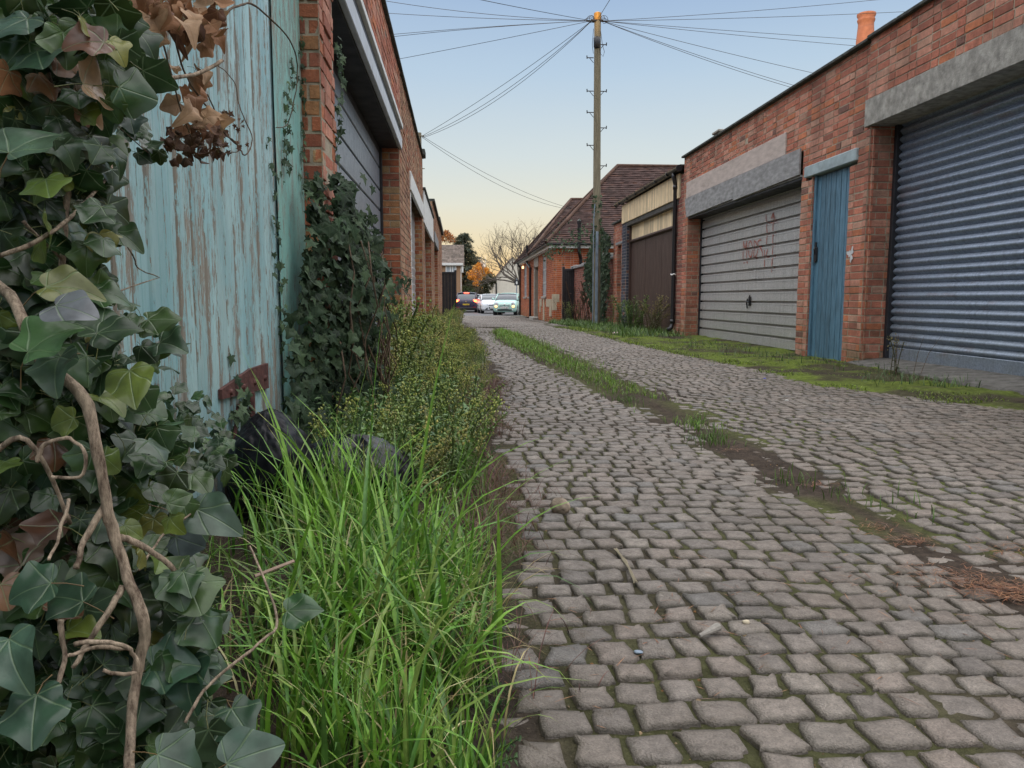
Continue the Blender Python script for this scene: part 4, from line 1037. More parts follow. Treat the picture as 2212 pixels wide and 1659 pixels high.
def plate(t,mat,txt,y,z,back=False,w=.52):
    mb=MB(); s=1 if not back else -1
    mb.bbox((-w/2,min(y,y-s*.012),z-.055),(w/2,max(y,y-s*.012),z+.055),.004); p=mb.build('number_plate',mat,t,local=True)
    Mx=Matrix.Translation((0,y-s*.016,z))@(Matrix(((1,0,0,0),(0,0,-1,0),(0,1,0,0),(0,0,0,1))) if not back else Matrix(((-1,0,0,0),(0,0,1,0),(0,1,0,0),(0,0,0,1))))
    v,f=text_mesh(txt,.095,Mx); mb=MB(); mb.add(v,f); mb.build('plate_lettering',M_black,p,local=True)
# mint small car, lit headlamps, facing the camera
M_mint=paint('mint_paint',(.40,.62,.56)); M_whitep=paint('white_car_paint',(.72,.74,.77)); M_navy=paint('dark_navy_paint',(.028,.022,.05)); M_silver=paint('pale_grey_paint',(.55,.57,.6),.4); M_darkgrey=paint('dark_grey_car_paint',(.05,.055,.07))
t,hw=car('small rounded mint green car facing the camera with glowing round headlamps',tuple([*at_y(1090,680,51.5)[:2],gz(51.5)]),-11,3.55,1.63,1.50,.98,1.02,.85,1.55,2.75,3.35,.98,M_mint)
for s in (-1,1):
    mb=MB(); oval(mb,(s*.56,.02,.77),.13,.15,.07); mb.build('headlight',M_head,t,local=True,smooth=True)
    mb=MB(); oval(mb,(s*.58,.0,.60),.10,.10,.07); lab(mb.build('headlight',M_headlit,t,local=True,smooth=True),'lit warm lower lamp')
    mb=MB(); oval(mb,(s*.52,.02,.36),.05,.05,.04); mb.build('fog_lamp',M_head,t,local=True)
mb=MB(); mb.bbox((-.5,-.02,.30),(.5,.04,.42),.03); mb.build('lower_grille',M_black,t,local=True)
for q_ in ((-.36,.36,.70,.72),(-.40,.40,.60,.615)):
    mb=MB(); mb.bbox((q_[0],-.025,q_[2]),(q_[1],.02,q_[3]),.005); mb.build('chrome_bar',M_chrome,t,local=True)
mb=MB(); oval(mb,(0,0,.72),.065,.065,.05); mb.build('badge',M_chrome,t,local=True)
plate(t,M_platew,'WT19 UJD',-.02,.515)
mb=MB(); mb.tube([(-.42,.80,1.03),(.30,.72,1.04)],.012,5); mb.build('wiper',M_black,t,local=True)
# white hatchback
t,hw=car('white hatchback facing the camera, half hidden behind the mint car',tuple([*at_y(1066,678,58)[:2],gz(58)]),3,4.36,1.82,1.48,.98,1.03,.95,1.85,3.3,4.15,1.0,M_whitep)
for s in (-1,1):
    mb=MB(); v=np.array([(s*.42,.02,.70),(s*.84,.22,.78),(s*.84,.26,.68),(s*.48,.02,.60)]); v=np.concatenate([v+[0,-.04,0],v+[0,.08,0]]); mb.add(v,[[0,1,2,3],[7,6,5,4],[0,4,5,1],[1,5,6,2],[2,6,7,3],[3,7,4,0]]); mb.build('headlight',M_head,t,local=True)
    mb=MB(); v=np.array([(s*.42,-.03,.48),(s*.66,.0,.30),(s*.46,-.02,.30)]); v=np.concatenate([v,v+[0,.1,0]]); mb.add(v,[[0,1,2],[5,4,3],[0,3,4,1],[1,4,5,2],[2,5,3,0]]); mb.build('side_vent',M_black,t,local=True)
    mb=MB(); oval(mb,(s*.74,.02,.38),.06,.06,.04); mb.build('fog_lamp',M_head,t,local=True)
mb=MB(); v=np.array([(-.36,-.02,.50),(.36,-.02,.50),(.26,-.0,.28),(-.26,-.0,.28)]); v=np.concatenate([v,v+[0,.1,0]]); mb.add(v,[[0,1,2,3],[7,6,5,4],[0,4,5,1],[1,5,6,2],[2,6,7,3],[3,7,4,0]]); mb.bbox((-.36,-.02,.60),(.36,.05,.66),.02); mb.build('grille',M_black,t,local=True)
mb=MB(); oval(mb,(0,-.01,.70),.09,.04,.04); mb.build('badge',M_chrome,t,local=True)
plate(t,M_platew,'SE14 OYK',-.035,.43)
# dark SUV seen from behind
t,hw=car('dark navy SUV seen from behind with glowing red brake lights',tuple([*at_y(1007,673,63)[:2],gz(63)]),176,4.43,1.81,1.66,1.0,1.10,1.0,1.8,3.75,4.30,1.08,M_navy)
L=4.43
# moved so that its tail faces the camera
t.location=(t.location[0]+L*math.sin(R(176))*1.0,63+L*1.0,gz(65))
def rear(mb,x0,x1,z0,z1,y=L,d=.02,b=.01): mb.bbox((x0,y-.1,z0),(x1,y+d,z1),b)
for s in (-1,1):
    mb=MB(); mb.bbox((min(s*.56,s*.90),L-.30,.80),(max(s*.56,s*.90),L-.02,1.06),.04); tl=mb.build('tail_light',M_taillit,t,local=True)
    mb=MB(); mb.bbox((min(s*.66,s*.80),L-.1,.87),(max(s*.66,s*.80),L+.0,.98),.03); mb.build('lamp_bulb',M_tailamb,tl,local=True)
    mb=MB(); mb.bbox((min(s*.55,s*.82),L-.08,.42),(max(s*.55,s*.82),L+.02,.46),.006); mb.build('reflector',simple('red_reflector',(.3,.01,.01),.3,0,.1,5,(.2,0,0),.1,0),t,local=True)
mb=MB(); mb.bbox((-.2,L-.78,1.575),(.2,L-.62,1.63),.01); lab(mb.build('brake_light',M_taillit,t,local=True),'high level brake light')
mb=MB(); mb.bbox((-.82,L-.05,.24),(.82,L+.03,.44),.03); mb.build('bumper',M_black,t,local=True)
mb=MB(); oval(mb,(0,0,0),.06,.06,.03); bo=mb; 
mb=MB(); mb.tube([(0,L-.02,.90),(0,L+.01,.90)],.06,14); mb.build('badge',M_chrome,t,local=True)
plate(t,M_platey,'SD15 NKG',L+.012,.66,True)
# pale car beyond the SUV and dark car past the hall corner
car('pale grey car just showing beyond the right flank of the dark SUV',(1.28,73.0,gz(73)),178,4.5,1.8,1.55,1.0,1.05,1.0,1.8,3.9,4.4,1.05,M_silver)
car('dark grey car mostly hidden behind the far corner of the hall',(5.1,55.5,gz(56)),-4,4.3,1.8,1.46,.98,1.02,1.0,1.9,3.3,4.1,1.0,M_darkgrey)

# ================================================================== far houses, sign, trees
def grnd(Y): return float(gz(np.array(Y)))
def far_house(label,x0,x1,Y,D,ze,zr,wallm,wallcol,gable,roofcol):
    g=grnd(Y); t=thing('house',label,'house',((x0+x1)/2,Y,g))
    mb=MB(); mb.box((x0,Y,g-.2),(x1,Y+D,ze),wallcol)
    if gable: xm_=(x0+x1)/2; mb.add([(x0,Y,ze),(x1,Y,ze),(xm_,Y,zr),(x0,Y+D,ze),(x1,Y+D,ze),(xm_,Y+D,zr)],[[0,1,2],[5,4,3],[1,4,5,2],[3,0,2,5]],wallcol)
    else: ym=Y+D/2; mb.add([(x0,Y,ze),(x0,Y+D,ze),(x0,ym,zr),(x1,Y,ze),(x1,Y+D,ze),(x1,ym,zr)],[[0,2,1],[3,4,5]],wallcol)
    mb.build('wall',wallm,t)
    mb=MB(); o=.25
    def slope(a,b,c,d):
        n=int(np.linalg.norm(np.array(d)-np.array(a))/.28)
        a,b,c,d=map(np.array,(a,b,c,d))
        for i in range(n):
            p0=a+(d-a)*i/n; p1=b+(c-b)*i/n; q0=a+(d-a)*(i+1)/n; q1=b+(c-b)*(i+1)/n; m=24; s=np.linspace(0,1,m+1)[:,None]
            lo=p0+(p1-p0)*s+[0,0,.06]; hi=q0+(q1-q0)*s+[0,0,.01]
            V=np.stack([lo[:-1],lo[1:],hi[1:],hi[:-1],lo[:-1]-[0,0,.06],lo[1:]-[0,0,.06]],1)
            col=np.array(roofcol)*(.7+.6*RNG.random((m,1)))
            mb.add(V.reshape(-1,3),(np.array([[0,1,2,3],[4,5,1,0]])[None]+(np.arange(m)*6)[:,None,None]).reshape(-1,4),np.repeat(col,6,0))
    if gable:
        k=(zr-ze)/((x1-x0)/2)
        slope((x0-o,Y-o,ze-o*k),(x0-o,Y+D,ze-o*k),(xm_,Y+D,zr),(xm_,Y-o,zr)); slope((x1+o,Y-o,ze-o*k),(x1+o,Y+D,ze-o*k),(xm_,Y+D,zr),(xm_,Y-o,zr))
    else:
        k=(zr-ze)/(D/2); slope((x0-o,Y-o,ze-o*k),(x1+o,Y-o,ze-o*k),(x1+o,Y+D/2,zr),(x0-o,Y+D/2,zr)); slope((x0-o,Y+D+o,ze-o*k),(x1+o,Y+D+o,ze-o*k),(x1+o,Y+D/2,zr),(x0-o,Y+D/2,zr))
    mb.build('roof',M_tile,t)
    return t
Y=85; k=F/Y
def wx(px,Y): return (px-992)*Y/F
def wz(py,Y): return CAMZ+(645-py)*Y/F
t=far_house('buff brick house with plain tiled roof and white window, beyond the left garages',-4,wx(999,Y),Y,7,wz(573,Y),wz(527,Y),simple('buff_brick_far',(.36,.22,.13),.9,0,.3,30,(.2,.13,.09),.5,.2),(1,1,1),False,(.16,.13,.11))
mb=MB(); mb.bbox((-4,Y-.3,wz(575,Y)),(wx(1001,Y),Y-.05,wz(570,Y)),.02); mb.build('fascia',M_white,t); mb=MB(); mb.bbox((wx(999,Y)-.05,Y-.2,wz(590,Y)),(wx(1002,Y),Y+.3,wz(574,Y)),.03); mb.build('bargeboard',M_white,t)
mb=MB(); mb.box((wx(964,Y),Y-.04,wz(589,Y)),(wx(987,Y),Y-.02,wz(574,Y))); wf=mb.build('window',M_pane,t)
mb=MB()
for a,b in ((964,966),(973,975),(978,980),(985,987)): mb.bbox((wx(a,Y),Y-.1,wz(591,Y)),(wx(b,Y),Y-.04,wz(573,Y)),.01)
mb.bbox((wx(964,Y),Y-.095,wz(591,Y)),(wx(987,Y),Y-.045,wz(589,Y)),.01); mb.build('window_frame',M_white,wf)
mb=MB(); mb.bbox((wx(996,Y),Y-.06,-.4),(wx(997.5,Y),Y-.01,wz(575,Y)),.01); mb.build('downpipe',M_white,t)
Y=96
t=far_house('white rendered house with black trim and a steep gable, far beyond the cars',wx(1066,Y),wx(1150,Y),Y,8,wz(607,Y),wz(556,Y),M_render,(1,1,1),True,(.14,.09,.07))
mb=MB(); mb.bbox((wx(1070,Y),Y-.08,wz(643,Y)),(wx(1150,Y),Y-.02,wz(640.5,Y)),.01); mb.build('black_trim',M_blackpaint,t); mb=MB(); mb.tube([(wx(1068,Y),Y-.1,wz(606,Y)),(wx(1072,Y),Y-.1,wz(612,Y)),(wx(1072,Y),Y-.1,wz(640,Y))],.09,6); mb.bbox((wx(1063,Y),Y-.25,wz(608,Y)),(wx(1072,Y),Y-.02,wz(604.5,Y)),.02); mb.build('black_trim',M_blackpaint,t)
mb=MB(); mb.box((wx(1047,Y),Y+2,-.5),(wx(1066,Y),Y+6,wz(612,Y)),(1,1,1)); mb.build('side_wing',M_render,t)
mb=MB(); mb.box((wx(1066,Y),Y-.015,-.45),(wx(1150,Y),Y-.01,wz(649,Y))); mb.build('buff_base',simple('buff_plinth',(.4,.3,.2),.9),t)
q=(wx(1116,58),58)
t=thing('street_sign','small dark square sign on a thin grey post by the far end of the hall','sign',(q[0],58,grnd(58)))
mb=MB(); mb.tube([(q[0],58,-.45),(q[0],58,2.2)],.035,8); mb.build('post',M_steelblue,t)
mb=MB(); mb.bbox((q[0]-.17,57.94,wz(617,58)),(q[0]+.17,57.96,wz(606,58)),.02); p_=mb.build('sign_plate',M_blackpaint,t)
mb=MB(); mb.bbox((q[0]-.06,57.93,wz(614.5,58)),(q[0]+.06,57.938,wz(608.5,58)),.005); mb.build('sign_symbol',M_platew,p_)

def branch(mb,p,d,L,r,depth,tips,spread=.55,up=.12,shrink=.74,nb=(2,3)):
    n=4; pts=[p]; 
    for i in range(n):
        d=d+np.array([RNG.normal(0,.10),RNG.normal(0,.10),RNG.normal(0,.07)+up*.25]); d/=np.linalg.norm(d); pts.append(pts[-1]+d*L/n)
    mb.tube(pts,np.linspace(r,r*.68,n+1),5 if r>.02 else 3,cap=False)
    if depth==0: tips.append(pts[-1]); return
    for k in range(RNG.integers(nb[0],nb[1]+1)):
        a=RNG.normal(0,1,3); a-=d*np.dot(a,d); a/=np.linalg.norm(a)+1e-9
        nd=d+a*spread*(.7+.6*RNG.random()); nd[2]+=up; nd/=np.linalg.norm(nd)
        i=RNG.integers(2,n+1) if k else n
        branch(mb,pts[i],nd,L*shrink*(.8+.4*RNG.random()),r*.62,depth-1,tips,spread,up,shrink,nb)
# bare tree
Y=72; b=np.array([wx(1131,Y),Y,grnd(Y)])
t=thing('bare_tree','leafless rounded tree with a fan of fine twigs, behind the hall','tree',tuple(b))
tips=[]; mb=MB(); 
mb.tube([b,b+[-.1,0,1.6],b+[-.25,0,2.6]],[.22,.17,.15],8); mb.build('trunk',M_twig,t)
mb=MB()
for dx,dz,l in ((-1.2,.8,2.0),(-.7,1,2.1),(-.25,1.1,2.2),(.2,1.0,2.0),(.7,.8,1.8),(-1.4,.3,1.9),(.0,.9,1.8),(-.5,.8,1.9),(-1.5,.55,2.0),(-.9,.9,1.7)):
    branch(mb,b+[-.25,0,2.5],np.array([dx,RNG.normal(0,.5),dz])/1.4,l*.92,.085,5,tips,.62,.09,.76,(2,3))
mb.build('crown',mat_bark('pale_twigs',(.07,.06,.05),(.2,.17,.14)),t)
def leafcloud(mb,cent,rad,n,size,cols,flat=1.0,shell=.35):
    d=RNG.normal(0,1,(n,3)); d/=np.linalg.norm(d,axis=1,keepdims=True); rr=(shell+(1-shell)*RNG.random((n,1)))**.6
    pos=np.array(cent)+d*rr*np.array(rad)
    rot=np.stack([np.array(Euler(RNG.random(3)*6.28).to_matrix()) for _ in range(min(n,400))]); rot=rot[RNG.integers(0,len(rot),n)]
    tv=np.array([[-.5,0,0],[0,-.18,0.05],[.5,0,0],[0,.18,.05]]); tf=np.array([[0,1,2,3]])
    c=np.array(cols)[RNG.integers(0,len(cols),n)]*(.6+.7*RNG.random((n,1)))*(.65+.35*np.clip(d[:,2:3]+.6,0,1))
    mb.inst(tv,tf,pos,rot,size*(.6+.8*RNG.random(n)),c)
# cedar
Y=118
t=thing('conifer_tree','large dark blue-green conifer with layered drooping boughs behind the buff house','tree',(wx(1000,Y),Y,grnd(Y)))
mb=MB(); mb.tube([(wx(1000,Y),Y,-.5),(wx(1001,Y),Y,9.5)],[.4,.1],8); mb.build('trunk',M_twig,t)
mb=MB(); cg=[(.045,.07,.055),(.06,.085,.07),(.035,.05,.04),(.07,.095,.08)]
for i in range(300):
    z=.3+10.0*random.random(); a=random.random()*6.28; rm=np.interp(z,[0,3,6,8,10.3],[3.9,3.9,3.2,2.2,.7]); L_=rm*(.6+.55*random.random())
    cx,cy=wx(1003,Y),Y; n=int(110*L_/3)
    s=RNG.random(n)**.7; wdt=.38*(1-s*.6)
    pos=np.stack([cx+np.cos(a)*L_*s+RNG.normal(0,1,n)*wdt*.7,cy+np.sin(a)*L_*s+RNG.normal(0,1,n)*wdt,z+.35*np.sin(s*2.2)*1.0-.55*s**2+RNG.normal(0,.09,n)],-1)
    rot=np.stack([np.array(Euler((RNG.normal(0,.4),RNG.normal(0,.4),a+RNG.normal(0,.5))).to_matrix()) for _ in range(12)])[RNG.integers(0,12,n)]
    mb.inst(np.array([[-.5,0,0],[0,-.14,.04],[.6,0,-.08],[0,.14,.04]]),np.array([[0,1,2,3]]),pos,rot,.42*(.6+.7*RNG.random(n)),np.array(cg)[RNG.integers(0,4,n)]*(.6+.8*RNG.random((n,1))))
mb.build('crown',M_far,t)
# sunlit golden tree
Y=108
t=thing('golden_tree','sunlit tree with golden orange autumn leaves beside the dark conifer','tree',(wx(1046,Y),Y,grnd(Y)))
mb=MB(); mb.tube([(wx(1046,Y),Y,-.5),(wx(1044,Y),Y,3)],[.25,.12],8); mb.build('trunk',M_twig,t)
mb=MB(); og=[(.62,.30,.035),(.7,.36,.05),(.55,.22,.03),(.45,.2,.04)]
for (px,py,r) in ((1022,592,.9),(1034,582,.9),(1044,590,1.0),(1052,598,1.0),(1040,606,1.0),(1028,600,.8),(1056,610,.9),(1046,618,.9),(1036,574,.5),(1058,592,.5),(1030,612,.6),(1018,600,.45),(1050,584,.5)):
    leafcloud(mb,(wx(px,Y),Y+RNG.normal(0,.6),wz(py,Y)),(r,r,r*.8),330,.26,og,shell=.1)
tips=[]; branch(mb,np.array([wx(1044,Y),Y,2.5]),np.array([0,0,1.]),1.3,.1,4,tips); mb.build('crown',M_far,t)
# russet tops of a tree behind the buff house
Y=130
t=thing('russet_tree','orange-brown treetop glowing above the buff house roof','tree',(wx(968,Y),Y,grnd(Y)))
mb=MB(); mb.tube([(wx(968,Y),Y,-.5),(wx(968,Y),Y,8)],[.3,.1],8); mb.build('trunk',M_twig,t)
mb=MB()
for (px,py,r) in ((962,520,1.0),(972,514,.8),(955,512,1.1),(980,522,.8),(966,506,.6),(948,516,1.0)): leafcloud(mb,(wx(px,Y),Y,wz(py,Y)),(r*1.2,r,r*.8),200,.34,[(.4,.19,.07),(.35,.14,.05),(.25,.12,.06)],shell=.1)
mb.build('crown',M_far,t)
# shrubs behind the cars
def shrub(label,pts,Y,cols,size=.26,n=260):
    t=thing('shrub',label,'shrub',(wx(pts[0][0],Y),Y,grnd(Y)))
    mb=MB(); mb.tube([(wx(pts[0][0],Y),Y,grnd(Y)),(wx(pts[0][0],Y)+.1,Y,wz(pts[0][1],Y))],[.08,.03],6); mb.build('stem',M_twig,t)
    mb=MB()
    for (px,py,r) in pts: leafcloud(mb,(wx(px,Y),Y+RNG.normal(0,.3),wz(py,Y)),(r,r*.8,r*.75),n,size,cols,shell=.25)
    mb.build('foliage',M_far,t)
dg=[(.04,.06,.02),(.055,.075,.025),(.03,.045,.018)]
shrub('mid green bush below the dark conifer, just above the SUV roof',[(1000,632,.8),(1008,628,.8),(1015,634,.8),(994,640,.7),(1005,644,.9),(1020,642,.7)],88,[(.07,.10,.035),(.09,.12,.04),(.05,.07,.03)])
shrub('dull brownish twiggy bush between the green bush and the hedge',[(1024,640,.8),(1030,630,.8),(1036,640,.8),(1028,650,.9),(1040,652,.8)],90,[(.09,.065,.03),(.07,.05,.025),(.06,.06,.03)])
shrub('dark olive shrub leaning toward the white house',[(1046,612,.7),(1052,606,.7),(1060,600,.7),(1044,624,.8),(1054,618,.8),(1040,636,.8),(1064,608,.5),(1048,634,.7)],92,[(.06,.07,.022),(.08,.085,.03),(.05,.05,.02)])
shrub('low clipped hedge in front of the white house',[(1046,646,.5),(1054,645,.5),(1062,646,.5),(1070,648,.5)],89,dg,.18)
# ================================================================== leaves and plants
def leaf_template(kind='ivy',curl=.25,fold=.16,seed=1):
    if kind=='ivy':
        half=[(0,0,0),(.10,-.12,.10),(.26,-.20,.08),(.46,-.12,0),(.47,.06,.08),(.50,.18,.12),(.60,.27,.07),(.68,.42,0),(.56,.52,.09),(.40,.60,.14),(.27,.76,.10),(0,1.04,0)]
        inner=[(.23,-.06,0),(.35,.23,0),(.17,.42,.10),(0,.5,0),(.34,.07,.08)]
        F=[(0,1,12),(1,2,12),(2,3,12),(12,3,4),(12,4,16),(0,12,16),(16,4,5),(16,5,13),(0,16,13),(13,5,6),(13,6,7),(13,7,8),(13,8,9),(13,9,14),(0,13,14),(0,14,15),(14,9,10),(14,10,11),(14,11,15)]
    elif kind=='ovate':
        half=[(0,0,0),(.12,-.12,.10),(.30,-.14,.09),(.48,-.02,0),(.56,.16,.10),(.54,.34,.10),(.44,.55,0),(.28,.78,.10),(.12,.95,.06),(0,1.08,0)]
        inner=[(.24,-.01,0),(.22,.28,0),(0,.5,0),(.34,.15,.09),(.13,.45,.09)]
        F=[(0,1,10),(1,2,10),(2,3,10),(10,3,13),(0,10,13),(3,4,13),(13,4,5),(13,5,11),(0,13,11),(11,5,6),(11,6,14),(0,11,14),(0,14,12),(14,6,7),(14,7,8),(14,8,9),(14,9,12)]
    else: # small five pointed leaf for the wall ivy
        half=[(0,0,0),(.1,-.14,.1),(.42,-.22,0),(.30,.08,.12),(.62,.34,0),(.25,.45,.12),(0,1.1,0)]
        inner=[]
        F=[(0,1,2),(0,2,3),(0,3,4),(0,4,5),(0,5,6)]
    P=half+inner; n=len(P)
    V=[(x,y,a) for x,y,a in P]+[(-x,y,a) for x,y,a in P]
    f=[list(t) for t in F]+[[a+n,c+n,b+n] for a,b,c in F]
    rj=random.Random(seed)
    if kind!='small':
        V=[(x*(1+rj.uniform(-.09,.09))+(rj.uniform(-.03,.03) if a>0 else 0),y*(1+rj.uniform(-.06,.06))+rj.uniform(-.02,.02)*(a>0),a) for x,y,a in V]
        for i in (0,15 if kind=='ivy' else 12): V[i+n]=V[i]
    for it in range(2 if kind!='small' else 0):          # subdivide, rounding the outline, so that the blade can bend smoothly
        key=lambda i: i-n if it==0 and i>=n and (i-n in (0,11 if kind=='ivy' else 9,15 if kind=='ivy' else 12)) else i
        if it==0: f=[[key(i) for i in t] for t in f]
        cnt={}
        for t in f:
            for i,j in ((t[0],t[1]),(t[1],t[2]),(t[2],t[0])): k_=(min(i,j),max(i,j)); cnt[k_]=cnt.get(k_,0)+1
        nbr={}
        for (i,j),c_ in cnt.items():
            if c_==1: nbr.setdefault(i,[]).append(j); nbr.setdefault(j,[]).append(i)
        mid={}; nf=[]
        def m_(i,j):
            k_=(min(i,j),max(i,j))
            if k_ not in mid: mid[k_]=len(V); V.append(tuple((V[i][q]+V[j][q])/2 for q in range(3)))
            return mid[k_]
        for a_,b_,c_ in f:
            x1,x2,x3=m_(a_,b_),m_(b_,c_),m_(c_,a_); nf+=[[a_,x1,x3],[x1,b_,x2],[x3,x2,c_],[x1,x2,x3]]
        old=list(V)
        for i,l in nbr.items():
            if len(l)==2 and i!=0: V[i]=tuple(.72*old[i][q]+.14*(old[l[0]][q]+old[l[1]][q]) for q in range(2))+(old[i][2],)
        f=nf
    vs=[]
    for x,y,a in V:
        z=fold*(math.sqrt(x*x+.02)-.141)-curl*max(0,y-.25)**2-.25*x*x+.035*math.sin(8*y+5*abs(x)+(2 if x<0 else 0))*min(1,abs(x)*3)+(.10*min(a,.12) if kind!='small' else 0)
        vs.append((x,y,z))
    return np.array(vs),np.array(f),np.array([v[2] for v in V])
TI=[leaf_template('ivy',c,f,i+3) for i,(c,f) in enumerate(((.15,.12),(.5,.35),(.05,-.15),(.8,.15),(.3,.5),(.5,-.3),(-.2,.2)))]
TO=[leaf_template('ovate',c,f,i+30) for i,(c,f) in enumerate(((.2,.15),(.6,.4),(.1,-.15)))]
TS=[leaf_template('small',c,f) for c,f in ((.2,.15),(.05,.3),(.4,-.1))]
def basis(nrm,tip):
    nrm=nrm/np.linalg.norm(nrm,axis=1,keepdims=True)
    t=tip-nrm*np.sum(nrm*tip,1,keepdims=True); t/=np.linalg.norm(t,axis=1,keepdims=True)+1e-9
    return np.stack([np.cross(t,nrm),t,nrm],-1)
def scatter(mb,temps,pos,nrm,tip,size,col,asp=(.85,1.1),petiole=None,pcol=(.16,.17,.06)):
    m=len(pos); B=basis(nrm,tip); w=RNG.integers(0,len(temps),m)
    for i,(tv,tf,ax) in enumerate(temps):
        k=w==i
        if not k.any(): continue
        s=np.stack([size[k]*RNG.uniform(*asp,k.sum()),size[k],size[k]*RNG.uniform(.5,1.6,k.sum())],-1)
        mb.inst(tv,tf,pos[k],B[k],s,col[k],ax)
    if petiole:
        for j in range(m):
            p=pos[j]; q=p-B[j][:,1]*size[j]*petiole*.6-B[j][:,2]*size[j]*petiole*.55
            mb.tube([p,(p+q)/2+B[j][:,2]*size[j]*.08,q],[size[j]*.013,size[j]*.011,size[j]*.016],4,pcol,cap=False,aux=.5)
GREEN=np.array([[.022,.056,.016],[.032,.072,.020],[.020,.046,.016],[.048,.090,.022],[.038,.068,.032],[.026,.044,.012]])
LIME=np.array([[.13,.17,.03],[.10,.15,.03],[.17,.17,.04]])
BROWN=np.array([[.24,.11,.05],[.32,.17,.09],[.17,.075,.035],[.38,.24,.14],[.11,.05,.028]])
def pick(pal,m,var=.35): return pal[RNG.integers(0,len(pal),m)]*(1-var/2+var*RNG.random((m,1)))
def gate_lim(px): return .745*F/np.maximum(992-px,60)

# ---- big ivy in the left foreground
iv=thing('ivy_bush','large glossy-leaved ivy bush with woody stem filling the left foreground','ivy',(-.6,.9,0))
mbL=MB()
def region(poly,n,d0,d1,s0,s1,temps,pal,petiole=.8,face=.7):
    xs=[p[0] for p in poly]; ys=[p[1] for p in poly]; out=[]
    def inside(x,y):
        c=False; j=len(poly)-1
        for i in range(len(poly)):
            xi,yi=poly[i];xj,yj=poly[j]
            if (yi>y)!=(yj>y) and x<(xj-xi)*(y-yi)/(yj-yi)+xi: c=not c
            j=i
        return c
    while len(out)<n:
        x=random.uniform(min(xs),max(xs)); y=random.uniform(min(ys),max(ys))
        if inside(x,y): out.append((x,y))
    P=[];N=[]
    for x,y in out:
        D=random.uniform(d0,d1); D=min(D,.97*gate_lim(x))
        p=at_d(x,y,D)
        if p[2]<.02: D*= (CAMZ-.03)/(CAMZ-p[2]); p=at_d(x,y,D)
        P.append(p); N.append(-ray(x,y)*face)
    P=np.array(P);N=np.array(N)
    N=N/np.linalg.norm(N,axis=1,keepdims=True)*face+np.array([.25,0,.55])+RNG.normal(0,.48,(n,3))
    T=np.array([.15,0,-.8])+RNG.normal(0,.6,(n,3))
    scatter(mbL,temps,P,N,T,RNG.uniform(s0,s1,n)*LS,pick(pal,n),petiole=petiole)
MIX=TI+TO[:2]; LS=.64
# deep shade layer first, then the outer leaves
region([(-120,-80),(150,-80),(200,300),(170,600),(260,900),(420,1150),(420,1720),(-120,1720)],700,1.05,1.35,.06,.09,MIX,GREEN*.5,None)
region([(-60,-40),(250,-40),(330,130),(230,250),(210,330),(-60,330)],215,.85,1.15,.045,.075,TI,GREEN)
region([(60,250),(235,250),(250,420),(225,560),(-60,600),(-60,250)],165,.85,1.15,.04,.068,MIX,GREEN)
region([(-60,560),(200,560),(250,740),(250,900),(-60,900)],190,.84,1.1,.045,.075,MIX,GREEN)
region([(-60,880),(300,830),(420,1010),(400,1250),(-60,1250)],235,.86,1.12,.04,.07,MIX,GREEN)
region([(-60,1230),(440,1230),(460,1500),(560,1680),(-60,1680)],320,.82,1.05,.045,.08,MIX,GREEN)
region([(-40,0),(240,0),(240,900),(400,1100),(480,1600),(0,1600)],60,.8,1.0,.035,.06,MIX,LIME)
region([(0,0),(240,0),(200,250),(0,300)],12,.8,1.0,.05,.07,TI,BROWN)
region([(-40,900),(140,900),(200,1400),(-40,1300)],20,.8,1.05,.05,.08,TI,BROWN*.5)
# scattered smaller leaves creeping over the gate
region([(240,240),(300,250),(360,330),(260,330)],14,1.3,1.5,.035,.05,TI,GREEN)
region([(260,640),(400,700),(380,830),(250,820)],16,1.0,1.3,.04,.06,TI,GREEN)
region([(300,800),(470,860),(500,990),(330,1000)],60,1.6,2.1,.035,.055,TI,GREEN,None)
region([(330,930),(490,950),(500,1020),(360,1060)],46,1.3,1.9,.04,.06,TI,GREEN,None)
